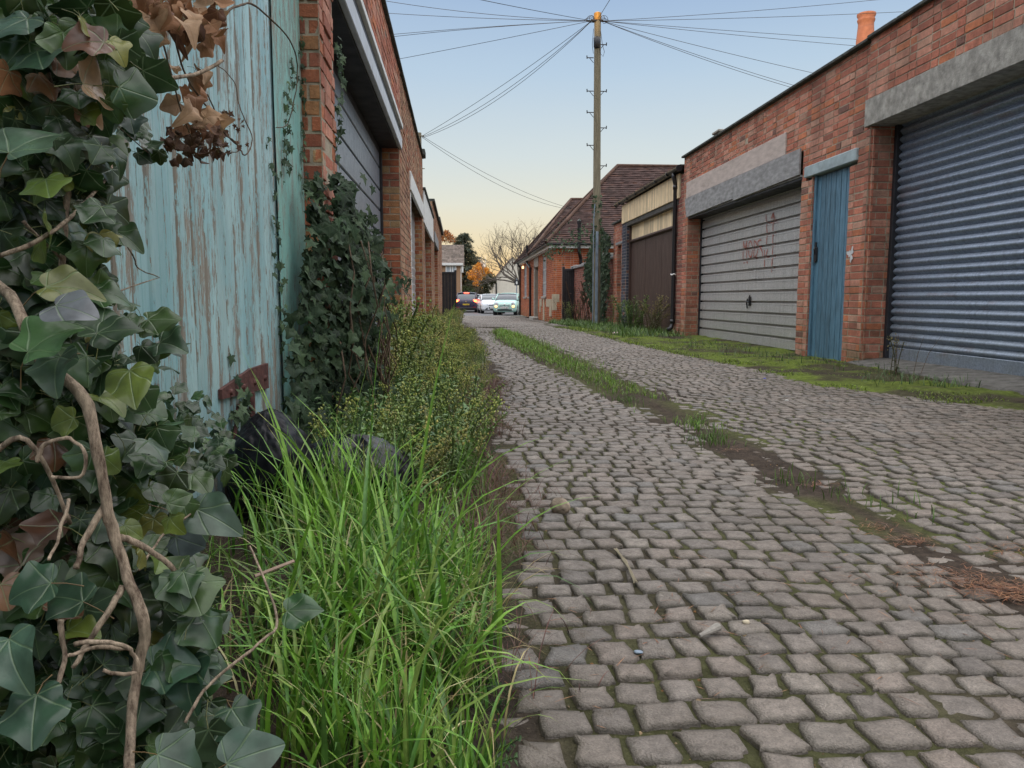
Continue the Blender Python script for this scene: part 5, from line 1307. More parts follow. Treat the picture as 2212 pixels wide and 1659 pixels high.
# single large leaves seen close up: (px, py of base, depth, size, tip angle in the picture, tilt, colour)
BIG=[(425,1100,.93,.070,-25,.2,(.05,.085,.055),1),(320,1090,.95,.066,165,.3,(.14,.18,.035),1),(60,760,.72,.062,60,.2,(.06,.13,.04),0),
     (130,770,.75,.05,-80,.3,(.07,.12,.07),0),(180,1300,.78,.055,150,.4,(.03,.065,.032),0),(110,1260,.75,.05,200,.3,(.035,.075,.04),0),(410,1430,.85,.06,-75,.3,(.035,.08,.045),1),
     (490,1650,.72,.062,30,.2,(.045,.085,.055),1),(340,1630,.74,.055,-10,.3,(.045,.08,.05),0),(330,1440,.82,.055,20,.35,(.04,.085,.05),0),(620,1320,1.08,.055,10,.2,(.045,.10,.04),1),
     (500,1530,.85,.05,-50,.35,(.03,.065,.035),0),(20,1380,.65,.055,-60,.3,(.05,.095,.06),1),(80,1500,.66,.055,-80,.3,(.03,.07,.04),0),(210,720,.8,.05,15,.2,(.03,.055,.025),1),
     (280,800,.82,.056,-70,.3,(.11,.15,.03),1),(100,620,.72,.055,20,.3,(.12,.13,.03),1),(120,660,.7,.05,-10,.5,(.12,.13,.14),1),(380,1160,.95,.05,-20,-.3,(.12,.15,.15),0),
     (400,1390,.9,.045,60,.3,(.03,.08,.04),0),(50,1220,.85,.06,120,.2,(.13,.085,.06),0),(250,500,1.0,.045,-20,.2,(.04,.08,.03),1),(320,690,1.0,.05,20,.4,(.05,.09,.03),0),(345,740,1.05,.05,-15,.4,(.04,.08,.04),0),
     (230,210,1.05,.055,-100,.3,(.035,.075,.045),0),(80,110,.85,.06,-60,.3,(.03,.065,.035),0),(20,330,.78,.07,70,.3,(.055,.10,.055),0),(150,130,.9,.055,100,.2,(.03,.06,.035),0),(60,40,.85,.06,-120,.3,(.04,.08,.05),0),(300,120,1.1,.045,-80,.3,(.03,.06,.04),0),(280,250,1.2,.045,-75,.2,(.035,.07,.05),0),(260,140,1.1,.05,-80,.3,(.12,.16,.03),1)]
for px,py,D,s,ang,tilt,c,kd in BIG:
    a=R(ang); p=at_d(px,py,D); tip=RT*math.cos(a)+UP*math.sin(a)-FW*tilt*.5; nrm=-FW*1.0+UP*.55+RT*RNG.normal(0,.25)+UP*tilt
    scatter(mbL,(TO if kd else TI)[:2],p[None],nrm[None],tip[None],np.array([s*.86]),np.array([c]),petiole=.9,pcol=(.2,.13,.06))
tag(mbL.build('leaves',M_leaf,iv,smooth=True),kind='stuff')
SR=.68
def pxtube(mb,pts,r0,r1,sides=9,wob=.004,sub=6,col=(1,1,1)):
    """woody stem through picture points with depth"""
    K=np.array([at_d(*p) for p in pts]); t=np.linspace(0,len(K)-1,(len(K)-1)*sub+1)
    # catmull-rom
    out=[]
    for u in t:
        i=min(int(u),len(K)-2); f=u-i; p0=K[max(i-1,0)];p1=K[i];p2=K[i+1];p3=K[min(i+2,len(K)-1)]
        out.append(.5*((2*p1)+(-p0+p2)*f+(2*p0-5*p1+4*p2-p3)*f*f+(-p0+3*p1-3*p2+p3)*f**3))
    out=np.array(out); n=len(out); out+=wob*np.stack([fbm(np.arange(n)*.45,np.zeros(n)+k*7+pts[0][0],3)-.5 for k in range(3)],-1)
    rr=SR*np.linspace(r0,r1,n)*(.85+.35*fbm(np.arange(n)*.7,np.zeros(n)+pts[0][1],9))
    mb.tube(out,rr,sides,col)
mb=MB()
pxtube(mb,[(-60,590,.80),(20,640,.78),(90,780,.76),(180,860,.76),(215,990,.76),(235,1120,.77),(268,1230,.78),(310,1340,.78),(300,1440,.78),(285,1540,.77),(275,1720,.74)],.0085,.0075)
pxtube(mb,[(262,1160,.78),(310,1180,.80),(360,1215,.82),(385,1250,.83)],.005,.0035)
pxtube(mb,[(225,1090,.77),(180,1170,.75),(165,1230,.74)],.0055,.004); pxtube(mb,[(265,1270,.78),(235,1320,.76),(190,1390,.75),(160,1440,.74)],.0055,.003)
pxtube(mb,[(275,1400,.77),(200,1400,.74),(140,1420,.72)],.0034,.0025); pxtube(mb,[(160,1390,.73),(250,1390,.74),(295,1420,.76),(290,1455,.76),(220,1450,.74)],.0034,.0026)
pxtube(mb,[(150,1080,.75),(130,1150,.73),(105,1210,.71)],.0026,.002); pxtube(mb,[(130,1340,.7),(140,1400,.7),(125,1480,.69)],.004,.003)
pxtube(mb,[(-60,225,.9),(60,205,.9),(150,190,.92),(250,185,1.0),(420,160,1.15),(480,130,1.2)],.0062,.004)
pxtube(mb,[(95,130,.9),(120,230,.92),(140,330,.92),(145,420,.92),(130,600,.9)],.006,.005); pxtube(mb,[(-40,560,.8),(60,530,.8),(150,470,.85),(240,370,1.0),(210,330,1.0)],.004,.0022)
pxtube(mb,[(50,480,.85),(130,560,.9),(190,640,.95),(340,600,1.35)],.003,.0012); pxtube(mb,[(200,420,1.0),(280,540,1.2),(300,580,1.3),(345,600,1.4)],.0022,.0012)
pxtube(mb,[(80,1000,.72),(100,960,.72),(150,948,.72),(185,985,.72),(170,1030,.72),(110,1030,.72)],.0028,.0022)
pxtube(mb,[(-40,1000,.75),(60,950,.74),(150,1130,.8)],.004,.003)
pxtube(mb,[(540,1180,.95),(600,1330,.9),(560,1390,.85),(450,1480,.82),(400,1560,.8)],.002,.0026); pxtube(mb,[(425,1100,.93),(360,1150,.88),(300,1230,.82)],.0016,.0022)
mb.build('stem',M_bark,iv,smooth=True)

# ---- dead brown ivy leaves and bare twigs hanging in front of the gate
LS=.64
dv=thing('dead_ivy_branch','hanging branch of crisp brown dead ivy leaves in front of the teal gate','dead branch',tuple(at_d(400,200,1.3)))
mbL=MB(); TD=[leaf_template('ivy',c,f,i+50) for i,(c,f) in enumerate(((1.5,.6),(1.1,-.7),(1.9,.3),(.6,1.0),(-1.2,.5)))]
region([(150,-30),(470,-30),(490,60),(430,110),(330,70),(200,40)],95,1.15,1.45,.034,.058,TD,BROWN,.7)
region([(330,130),(470,150),(480,280),(400,290)],22,1.25,1.45,.036,.056,TD,BROWN[[0,1,3]],.7)
region([(350,280),(490,260),(495,330),(370,350)],60,1.3,1.45,.018,.03,TD,BROWN[[2,4,4]]*.7,.5)
region([(470,220),(540,260),(545,320),(490,330)],24,1.4,1.5,.01,.018,TS,BROWN[[2,4]]*.6,.5)
tag(mbL.build('dead_leaves',M_dead,dv,smooth=False),kind='stuff')
mb=MB()
pxtube(mb,[(478,35,1.35),(510,14,1.4),(545,10,1.5),(590,45,1.6),(630,95,1.7),(642,150,1.75),(635,220,1.75),(620,268,1.75),(595,275,1.7)],.0032,.0014)
pxtube(mb,[(380,90,1.3),(400,160,1.33),(440,220,1.36),(480,280,1.4),(510,310,1.45),(530,335,1.45),(545,300,1.5),(520,240,1.5),(505,175,1.5),(470,140,1.45)],.0026,.0012)
pxtube(mb,[(450,205,1.4),(490,290,1.45),(520,320,1.48),(500,330,1.45),(465,328,1.4)],.002,.001)
pxtube(mb,[(330,0,1.25),(350,80,1.28),(380,200,1.3),(420,320,1.35)],.003,.0014); pxtube(mb,[(300,260,1.3),(305,230,1.3),(340,200,1.3)],.001,.0008); pxtube(mb,[(250,180,1.1),(210,230,1.05),(240,260,1.2),(320,330,1.3)],.002,.001)
mb.build('twigs',M_twig,dv,smooth=True)

# ---- ivy climbing the brick pillar beside the gate
ip=thing('wall_ivy','dense dark ivy clump climbing the brick pillar between teal gate and grey door','ivy',(-.66,4.1,0))
mbL=MB()
n=3800
y=np.clip(RNG.normal(4.05,.47,n),3.15,5.3); z=RNG.random(n)**.8*1.32
cap=np.interp(y,[3.1,3.35,3.6,3.9,4.2,4.5,4.9,5.5],[.35,.75,1.2,1.38,1.2,1.02,.88,.4]); k=(z<cap*(.62+.55*vnoise(y*5,z*3,3)))&(vnoise(y*7,z*7,23)>.2); y,z=y[k],z[k]
bul=.03+.23*np.exp(-((y-4.15)/.55)**2)*(.5+.5*np.interp(z,[0,.35,.7,1.3],[.6,.8,1.15,.4]))*(.2+1.5*fbm(y*5,z*5,12))
x=-.72+bul*(.5+.5*RNG.random(len(y)))+.10*(RNG.random(len(y))<.06)
P=np.stack([x,y,z],-1); m=len(P)
N=np.array([.85,-.6,.35])+RNG.normal(0,.33,(m,3)); T=np.array([0,0,-1.])+RNG.normal(0,.38,(m,3))
GI=np.array([[.026,.050,.024],[.036,.066,.032],[.018,.034,.018],[.050,.080,.038]])
scatter(mbL,TS+TI[:2],P,N,T,RNG.uniform(.026,.066,m),pick(GI,m,.8))
# fingers of small leaves up the post and the brick edges
def climb(pts,n,s0,s1,sp=.03):
    K=np.array(pts); u=RNG.random(n)*(len(K)-1); i=np.minimum(u.astype(int),len(K)-2); f=(u-i)[:,None]
    P=K[i]+(K[i+1]-K[i])*f+RNG.normal(0,sp,(n,3))*np.array([.25,1,1])
    scatter(mbL,TS,P,np.array([.9,-.4,.25])+RNG.normal(0,.3,(n,3)),np.array([0,0,-1.])+RNG.normal(0,.5,(n,3)),RNG.uniform(s0,s1,n),pick(GI*1.3,n,.4))
climb([(-.73,3.80,1.2),(-.735,3.86,1.6),(-.735,3.88,2.0)],46,.02,.034,.02); climb([(-.735,3.45,1.2),(-.735,3.5,1.45),(-.735,3.62,1.75)],50,.022,.034,.035)
climb([(-.645,4.25,1.1),(-.64,4.3,1.55),(-.63,4.42,1.9),(-.64,4.4,2.1)],70,.025,.045,.03); climb([(-.73,3.3,.4),(-.735,3.25,.9),(-.735,3.2,1.3)],45,.022,.036,.03)
climb([(-.5,4.8,.85),(-.42,5.3,.82),(-.35,5.7,.8)],40,.03,.05,.04); climb([(-.45,5.2,.8),(-.45,5.6,.55),(-.43,5.7,.35)],26,.03,.045,.03); climb([(-.735,2.65,.15),(-.735,2.6,.45),(-.735,2.75,.2)],30,.03,.045,.04)
q=pick(GI*1.6,12); 
tag(mbL.build('leaves',M_leafsmall,ip,smooth=True),kind='stuff')
mb=MB()
for k in range(26):
    y0=3.6+random.random()*1.3; x0=-.62+.25*math.exp(-((y0-4.15)/.5)**2)
    pts=[(x0+RNG.normal(0,.03)-.02*i*.3,y0+RNG.normal(0,.06),.02+i*.16) for i in range(random.randint(3,7))]; mb.tube(pts,[.004]*len(pts),5)
mb.tube([(-.5,4.4,.75),(-.46,4.9,.68),(-.42,5.2,.5),(-.44,5.45,.3),(-.4,5.6,.12)],.005,6); mb.tube([(-.7,3.7,.75),(-.52,3.9,.62),(-.42,4.1,.3),(-.36,4.2,.05)],.006,6)
mb.build('stem',M_twig,ip,smooth=True)
core=MB()
yy,zz=np.meshgrid(np.linspace(3.3,5.0,18),np.linspace(0,1.2,12),indexing='ij')
# ---- ivy on wall and pole on the right
ir=thing('wall_ivy','curtain of dark ivy hanging beside the telegraph pole on the right','ivy',(4.1,22,0))
mbL=MB(); n=2300
y=RNG.uniform(20.6,24.2,n); z=RNG.random(n)**.75*2.75; top=np.interp(y,[20.6,22,23.2,24.2],[2.5,2.75,2.6,1.9]); k=(z<top*(.92+.16*vnoise(y*3,z,2)))&(z>np.interp(y,[20.6,21.2,24.2],[.5,.05,.7])); y,z=y[k],z[k]
x=4.15-(.08+.30*fbm(y*1.7,z*1.7,14))*(.5+.5*RNG.random(len(y))); P=np.stack([x,y,z-.05],-1); m=len(P)
scatter(mbL,TS,P,np.array([-.7,-.8,.4])+RNG.normal(0,.35,(m,3)),np.array([0,0,-1.])+RNG.normal(0,.4,(m,3)),RNG.uniform(.06,.115,m),pick(GI*.85,m,.5))
n=110; zz=RNG.random(n)**1.2*1.5+1.9; a=RNG.random(n)*6.28; pc=np.array([at_y(1289,645-(v-.7)*F/20,20.0) for v in zz])
scatter(mbL,TS,pc+np.stack([.12*np.cos(a),.12*np.sin(a)-.02,0*a],-1),np.stack([np.cos(a),np.sin(a)-.5,.3+0*a],-1)+RNG.normal(0,.3,(n,3)),np.array([0,0,-1.])+RNG.normal(0,.4,(n,3)),RNG.uniform(.05,.09,n),pick(GI*1.3,n,.5))
n=150; u=RNG.random(n); P=np.stack([3.75-.75*u+RNG.normal(0,.12,n),22+5*u,2.6-.35*u+RNG.normal(0,.25,n)],-1)
scatter(mbL,TS,P,np.array([-.5,-.8,.4])+RNG.normal(0,.4,(n,3)),np.array([0,0,-1.])+RNG.normal(0,.5,(n,3)),RNG.uniform(.05,.10,n),pick(GI*1.2,n,.5))
tag(mbL.build('leaves',M_leafsmall,ir),kind='stuff')
mb=MB(); mb.tube([(4.1,21.5,0),(4.05,22,1.2),(3.9,22.6,2.3),(3.5,24,2.5),(3.1,26.5,2.35)],[.03,.025,.02,.012,.005],6); mb.tube([(4.1,22.8,0),(4.0,23,1.5),(3.95,22.5,2.4)],[.025,.02,.01],6); mb.build('stem',M_twig,ir)

# ---- grass
def blades(mb,base,h,w,lean,az,col,seg=6,fold=.35,droop=1.0,tipcol=None,th0=0.0):
    """curved strap leaves, V-folded along the middle"""
    m=len(base); s=np.linspace(0,1,seg+1)
    d=np.stack([np.cos(az),np.sin(az),0*az],-1); side=np.stack([-np.sin(az),np.cos(az),0*az],-1)
    th=th0+lean[:,None]*s**1.3*droop+.08*RNG.normal(0,1,(m,1))
    st=(h/seg)[:,None]
    dx=np.cumsum(np.sin(th)*st,1)-np.sin(th[:,:1])*st; dz=np.cumsum(np.cos(th)*st,1)-np.cos(th[:,:1])*st
    c=base[:,None]+d[:,None]*dx[...,None]+np.array([0,0,1.])*dz[...,None]
    ww=w[:,None]*np.interp(s,[0,.25,.6,1],[.75,1,.8,.03])[None]
    tw=RNG.normal(0,.5,(m,1))*s[None]
    sv=side[:,None]*np.cos(tw)[...,None]+d[:,None]*np.sin(tw)[...,None]
    up=np.stack([-np.cos(th),0*th,np.sin(th)],-1); nv=d[:,None]*up[...,:1]+np.array([0,0,1.])*up[...,2:]
    L_=c-sv*ww[...,None]*.5+nv*(fold*ww)[...,None]*.4; R_=c+sv*ww[...,None]*.5+nv*(fold*ww)[...,None]*.4
    V=np.stack([L_,c,R_],2).reshape(m,-1,3); N=V.shape[1]
    i=np.arange(seg)*3
    f=np.concatenate([np.stack([i,i+1,i+4,i+3],1),np.stack([i+1,i+2,i+5,i+4],1)])
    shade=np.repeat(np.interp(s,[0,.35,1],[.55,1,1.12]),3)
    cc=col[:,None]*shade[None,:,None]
    if tipcol is not None: 
        k=np.repeat(np.clip((s-.85)/.15,0,1),3)[None,:,None]*(RNG.random((m,1,1))<.3); cc=cc*(1-k)+np.array(tipcol)*k
    mb.add(V.reshape(-1,3),(f[None]+(np.arange(m)*N)[:,None,None]).reshape(-1,4),cc.reshape(-1,3))
GR=np.array([[.14,.30,.03],[.105,.25,.028],[.18,.34,.045],[.075,.18,.03],[.22,.32,.07]])
def gh(x,y): return gz(y)+undul(x,y)+.015*np.clip((xl(y)-x)/.25,0,1)
gmb=MB()
def tuft(cx,cy,n,h0,h1,w0,w1,sx,sy,l0=.3,l1=1.5,pal=GR,tip=(.35,.28,.1)):
    x=cx+RNG.normal(0,sx,n); y=cy+RNG.normal(0,sy,n)
    k=x<xl(y)+.07; x,y=x[k],y[k]; n=len(x)
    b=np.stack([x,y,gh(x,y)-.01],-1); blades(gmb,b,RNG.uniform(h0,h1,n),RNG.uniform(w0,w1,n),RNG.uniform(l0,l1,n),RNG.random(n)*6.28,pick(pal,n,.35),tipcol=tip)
# broad blades leaning every way through the clump
for cx,cy,n in ((-.22,1.5,30),(-.12,1.65,26),(-.3,1.3,16),(-.05,1.35,14),(-.2,1.1,22)): tuft(cx,cy,n,.22,.42,.008,.012,.09,.12,.5,2.4)
# main clump
for cx,cy,n in ((-.22,1.55,150),(-.13,1.45,150),(-.30,1.75,130),(-.10,1.7,120),(-.2,1.95,110),(-.35,2.1,80),(-.22,1.32,90),(-.32,1.5,70)): tuft(cx,cy,int(n*.72),.13,.31,.005,.0105,.08,.10,.5,2.3)
for cx,cy,n in ((-.2,1.6,26),(-.14,1.75,20),(-.28,1.85,18),(-.1,1.5,14)): tuft(cx,cy,int(n*.55),.34,.58,.007,.0115,.06,.1,.3,1.6)
# a few tall single blades
for px,py0,py1,D,az,l in ((640,1100,830,1.7,2.6,.5),(760,1300,790,1.6,.4,.35),(800,1250,700,1.7,.6,.15),(880,1300,690,1.75,1.0,.25),(700,1200,870,1.6,2.8,.9),(960,1250,900,1.6,.3,.9),(1000,1300,960,1.55,.2,1.1),(560,1150,880,1.8,3.0,.7),(905,1200,850,1.7,-.2,.9),(650,1250,800,1.65,2.9,.4)):
    b=at_d(px,py0,D); t=at_d(px,py1,D); b[2]=max(b[2]-.1,.0); hgt=(t[2]-b[2])*1.12
    blades(gmb,b[None],np.array([hgt]),np.array([.010]),np.array([l*1.3]),np.array([az]),pick(GR[[0,2]],1,.2),seg=9,tipcol=(.3,.3,.1))
for cx,cy,n in ((-.36,2.2,60),(-.28,2.15,60),(-.44,2.2,50),(-.22,2.3,50),(-.5,2.15,30)): tuft(cx,cy,n,.16,.42,.004,.009,.06,.06,.2,1.5)
# near tufts at the bottom edge
for cx,cy,n,h0,h1 in ((-.10,1.02,90,.12,.26),(-.02,1.0,70,.10,.2),(-.18,1.05,60,.12,.28),(-.24,1.12,60,.14,.3),(.02,1.06,40,.07,.15),(-.14,1.15,70,.1,.22),(-.05,1.2,60,.06,.14),(.0,1.35,40,.05,.12),(-.3,1.05,30,.1,.22)): tuft(cx,cy,int(n*.8),h0,h1,.0045,.009,.03,.035,.15,1.2)
tuft(.07,1.25,26,.08,.2,.0025,.004,.06,.1,.9,1.9); tuft(.05,1.7,60,.06,.2,.0025,.005,.06,.15,.8,2.0); tuft(-.02,1.9,70,.1,.26,.003,.006,.06,.15,.8,2.0)
# fill: short grass over the verge
n=2300; x=RNG.uniform(-.72,.1,n); y=1.0+RNG.random(n)**.8*3.0; k=(x<xl(y)+.03)&(vnoise(x*5,y*4,7)>np.where(y<1.35,.6,.22)); x,y=x[k],y[k]; n=len(x)
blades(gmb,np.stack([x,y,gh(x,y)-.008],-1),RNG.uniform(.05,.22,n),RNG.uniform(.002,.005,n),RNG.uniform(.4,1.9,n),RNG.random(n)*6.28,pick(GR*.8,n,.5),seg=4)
ST=np.array([[.34,.28,.12],[.26,.2,.09],[.4,.36,.18]])
for cx,cy,n in ((-.22,1.5,70),(-.1,1.7,60),(-.3,1.2,40),(-.05,1.15,50),(.02,1.5,50),(-.3,2.0,50),(-.1,1.0,30)): tuft(cx,cy,n,.08,.3,.002,.005,.1,.14,1.0,2.4,ST)
for cx,cy,n in ((-.22,1.45,60),(-.12,1.6,60),(-.3,1.7,40),(-.02,1.3,40)): tuft(cx,cy,n,.16,.36,.004,.009,.1,.12,1.3,2.6,GR*.8)
tag(gmb.build('long_grass',M_grass,smooth=True),kind='stuff')
# median and right verge: short turf
gmb=MB()
n=8200; y=3.2+RNG.random(n)**.75*14.0; x=xm(y)+RNG.normal(0,.5,n)*wm(y); k=(vnoise(x*3,y*1.6,41)>.42-.02*(y-4))|((y>7)&(RNG.random(n)<.6)); k&=(y<17.5); x,y=x[k],y[k]; n=len(x)
blades(gmb,np.stack([x,y,gh(x,y)-.004],-1),RNG.uniform(.03,.085,n)*np.interp(y,[3,8,17],[.8,1,1.5]),RNG.uniform(.003,.006,n)*np.interp(y,[3,17],[.8,2.2]),RNG.uniform(.3,1.6,n),RNG.random(n)*6.28,pick(np.array([[.14,.28,.03],[.11,.23,.03],[.19,.30,.04],[.14,.17,.045]]),n,.4),seg=3)
for cx,cy,nn in ((1.30,3.9,120),(1.33,2.95,40),(1.42,2.7,24),(1.5,2.55,16),(1.36,4.4,60),(1.2,5.5,90)):
    x=cx+RNG.normal(0,.06,nn); y=cy+RNG.normal(0,.10,nn); blades(gmb,np.stack([x,y,gh(x,y)-.004],-1),RNG.uniform(.03,.08,nn),RNG.uniform(.0025,.005,nn),RNG.uniform(.3,1.5,nn),RNG.random(nn)*6.28,pick(np.array([[.085,.17,.02],[.07,.14,.02]]),nn,.4),seg=4)
tag(gmb.build('median_grass',M_grass),kind='stuff')
gmb=MB()
n=30000; y=4.9+RNG.random(n)**1.25*14.5; x=xr(y)-.22+RNG.random(n)**.8*(4.15-xr(y)+.2); k=(vnoise(x*3.1,y*2.2,43)>.30); k&=~((y<7.7)&((x>3.95)|(vnoise(x*2,y*2,5)>.5))); x,y=x[k],y[k]; n=len(x)
mossy=np.array([[.17,.26,.022],[.14,.22,.02],[.21,.28,.03],[.09,.14,.025],[.09,.09,.035]])
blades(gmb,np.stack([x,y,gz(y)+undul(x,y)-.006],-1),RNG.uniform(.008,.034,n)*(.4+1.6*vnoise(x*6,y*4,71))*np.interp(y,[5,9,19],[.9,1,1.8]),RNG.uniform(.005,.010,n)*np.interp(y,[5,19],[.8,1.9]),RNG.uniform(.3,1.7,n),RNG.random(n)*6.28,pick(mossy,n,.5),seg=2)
n=900; y=5.6+RNG.random(n)**1.5*6; x=RNG.uniform(3.2,4.1,n); k=vnoise(x*4,y*3,47)>.5; x,y=x[k],y[k]; n=len(x)
blades(gmb,np.stack([x,y,gz(y)+undul(x,y)],-1),RNG.uniform(.05,.14,n),RNG.uniform(.004,.009,n),RNG.uniform(.5,1.9,n),RNG.random(n)*6.28,pick(np.array([[.075,.135,.05],[.06,.11,.035],[.09,.15,.04]]),n,.4),seg=4)
n=4200; y=13.5+RNG.random(n)*12; x=RNG.uniform(2.9,4.1,n); k=x>xr(y)+.0; x,y=x[k],y[k]; n=len(x)
blades(gmb,np.stack([x,y,gz(y)-.01],-1),RNG.uniform(.05,.22,n),RNG.uniform(.010,.02,n),RNG.uniform(.4,1.8,n),RNG.random(n)*6.28,pick(np.array([[.09,.17,.035],[.07,.14,.03],[.12,.20,.045],[.06,.10,.03]]),n,.4),seg=3)
tag(gmb.build('mossy_verge',M_grass),kind='stuff')

# ---- leafy weeds
def weed_template(nl,leaf_l,leaf_w,heads=0,seed=0,headcol=(1,1,1)):
    rg=np.random.default_rng(seed); vs=[];fs=[];cs=[];n=0
    def addq(p,d,l,w,c):
        nonlocal n
        d=d/np.linalg.norm(d); s=np.cross(d,[0,0,1.]); s/=np.linalg.norm(s)+1e-9
        q=[p,p+d*l*.45+s*w,p+d*l-np.array([0,0,.25*l]),p+d*l*.45-s*w]; vs.extend(q); fs.append([n,n+1,n+2,n+3]); cs.extend([c]*4); n+=4
    bend=rg.normal(0,.12,2)
    def stem(t): return np.array([bend[0]*t*t,bend[1]*t*t,t])
    for i in range(6):
        a,b=stem(i/6),stem((i+1)/6)
        for sv in (np.array([.012,0,0]),np.array([0,.012,0])):
            vs.extend([a-sv,a+sv,b+sv,b-sv]); fs.append([n,n+1,n+2,n+3]); cs.extend([(.7,.7,.6)]*4); n+=4
    for i in range(nl):
        t=.06+.92*(i+rg.random())/nl; a=i*2.4+rg.normal(0,.4); addq(stem(t),np.array([math.cos(a),math.sin(a),.55+rg.normal(0,.25)]),leaf_l*(1.15-.6*t)*(.7+.6*rg.random()),leaf_w*(.7+.6*rg.random()),(1,1,1))
    for i in range(heads):
        t=.68+.34*rg.random(); a=rg.random()*6.28; r=.16*rg.random(); p=stem(min(t,1))+np.array([math.cos(a)*r,math.sin(a)*r,.05*rg.random()]); s=.009+.011*rg.random()
        o=np.array([[s,0,0],[0,s,0],[-s,0,0],[0,-s,0],[0,0,s*1.5],[0,0,-s*1.2]])+p
        vs.extend(o); fs2=[[0,1,4],[1,2,4],[2,3,4],[3,0,4],[1,0,5],[2,1,5],[3,2,5],[0,3,5]]
        for f in fs2: fs.append([n+f[0],n+f[1],n+f[2],n+f[2]])
        cs.extend([headcol]*6); n+=6
    return np.array(vs),np.array(fs),np.array(cs)
def weeds(mb,temps,x,y,z,h,col,tilt=.2):
    m=len(x); w=RNG.integers(0,len(temps),m)
    for i,(tv,tf,tc) in enumerate(temps):
        k=np.where(w==i)[0]
        if not len(k): continue
        rot=np.stack([np.array(Euler((RNG.normal(0,tilt),RNG.normal(0,tilt),RNG.random()*6.28)).to_matrix()) for _ in k])
        s=h[k]; v=np.einsum('mij,mnj->mni',rot,tv[None]*s[:,None,None])+np.stack([x,y,z],-1)[k][:,None]
        f=(tf[None]+(np.arange(len(k))*len(tv))[:,None,None]).reshape(-1,4)
        # triangles are stored with a doubled last corner
        tri=f[:,2]==f[:,3]; n0=mb.n
        cc=(col[k][:,None]*tc[None]).reshape(-1,3)
        mb.add(v.reshape(-1,3),f[~tri],cc)
        if tri.any(): mb.L.append(f[tri][:,:3].ravel()+n0); mb.S.append(np.full(tri.sum(),3))
WA=[weed_template(26,.20,.030,0,s) for s in range(3)]; WB=[weed_template(46,.15,.013,34,s+9,(1.9,1.7,1.4)) for s in range(5)]; WC=[weed_template(20,.30,.06,0,s+20) for s in range(3)]
wb=MB()
OL=np.array([[.155,.215,.06],[.19,.23,.065],[.12,.18,.055],[.22,.225,.085]]); FR=np.array([[.11,.20,.05],[.09,.17,.055],[.14,.21,.06]])
# fleabane along the left wall
n=900; y=4.4+RNG.random(n)**1.15*9.5; x=RNG.uniform(-.60,.16,n)*1.0; x=-.6+(x+.6)*np.clip((xl(y)+.62)/.76,.6,1.1); h=np.interp(y,[4.4,7,10,14],[.30,.40,.36,.3])*RNG.uniform(.45,1.25,n)*np.interp(x,[-.6,-.2,.15],[1.15,1,.55])
weeds(wb,WB,x,y,gh(x,y),h,pick(OL,n,.35),.32)
n=520; y=2.6+RNG.random(n)*3.2; x=RNG.uniform(-.55,.06,n); weeds(wb,WA,x,y,gh(x,y),RNG.uniform(.14,.30,n),pick(FR,n,.35),.35)
n=120; y=14+RNG.random(n)*16; x=RNG.uniform(-.65,.05,n); weeds(wb,WB,x,y,gz(y),RNG.uniform(.25,.5,n),pick(OL,n,.35))
n=26; y=6.1+RNG.normal(0,.5,n); x=-.55+RNG.random(n)*.2; weeds(wb,WB,x,y,gh(x,y),RNG.uniform(.4,.72,n),pick(OL*.9,n,.3),.2)
n=150; y=2.5+RNG.random(n)*2.6; x=RNG.uniform(-.45,.08,n); weeds(wb,WB,x,y,gh(x,y),RNG.uniform(.16,.34,n),pick(OL,n,.35),.35)
# low rosettes in the near soil
n=330; y=1.0+RNG.random(n)*1.5; x=RNG.uniform(-.45,.06,n); weeds(wb,WC,x,y,gh(x,y)-.01,RNG.uniform(.03,.075,n),pick(np.array([[.04,.09,.03],[.055,.11,.035]]),n,.4),.9)
tag(wb.build('verge_weeds',M_grass),kind='stuff')
# reddish dead stalks along the left edge of the cobbles
db=MB()
n=6500; y=1.3+RNG.random(n)**.9*5.2; x=xl(y)+RNG.normal(-.0,.085,n); k=vnoise(x*5,y*2.2,61)>.38; x,y=x[k],y[k]; n=len(x)
blades(db,np.stack([x,y,gh(x,y)-.005],-1),RNG.uniform(.04,.16,n),RNG.uniform(.0012,.0026,n),RNG.uniform(.3,1.3,n),RNG.random(n)*6.28,pick(np.array([[.12,.045,.036],[.075,.034,.027],[.15,.06,.042],[.12,.07,.045]]),n,.4),seg=4,th0=.6)
n=700; y=3.4+RNG.random(n)*1.6; x=xl(y)-.12+RNG.normal(0,.08,n); blades(db,np.stack([x,y,gh(x,y)],-1),RNG.uniform(.1,.3,n),RNG.uniform(.0015,.003,n),RNG.uniform(.3,1.6,n),RNG.random(n)*6.28,pick(np.array([[.10,.05,.03],[.14,.10,.05]]),n,.4),seg=4)
tag(db.build('dead_stalks',M_grass),kind='stuff')
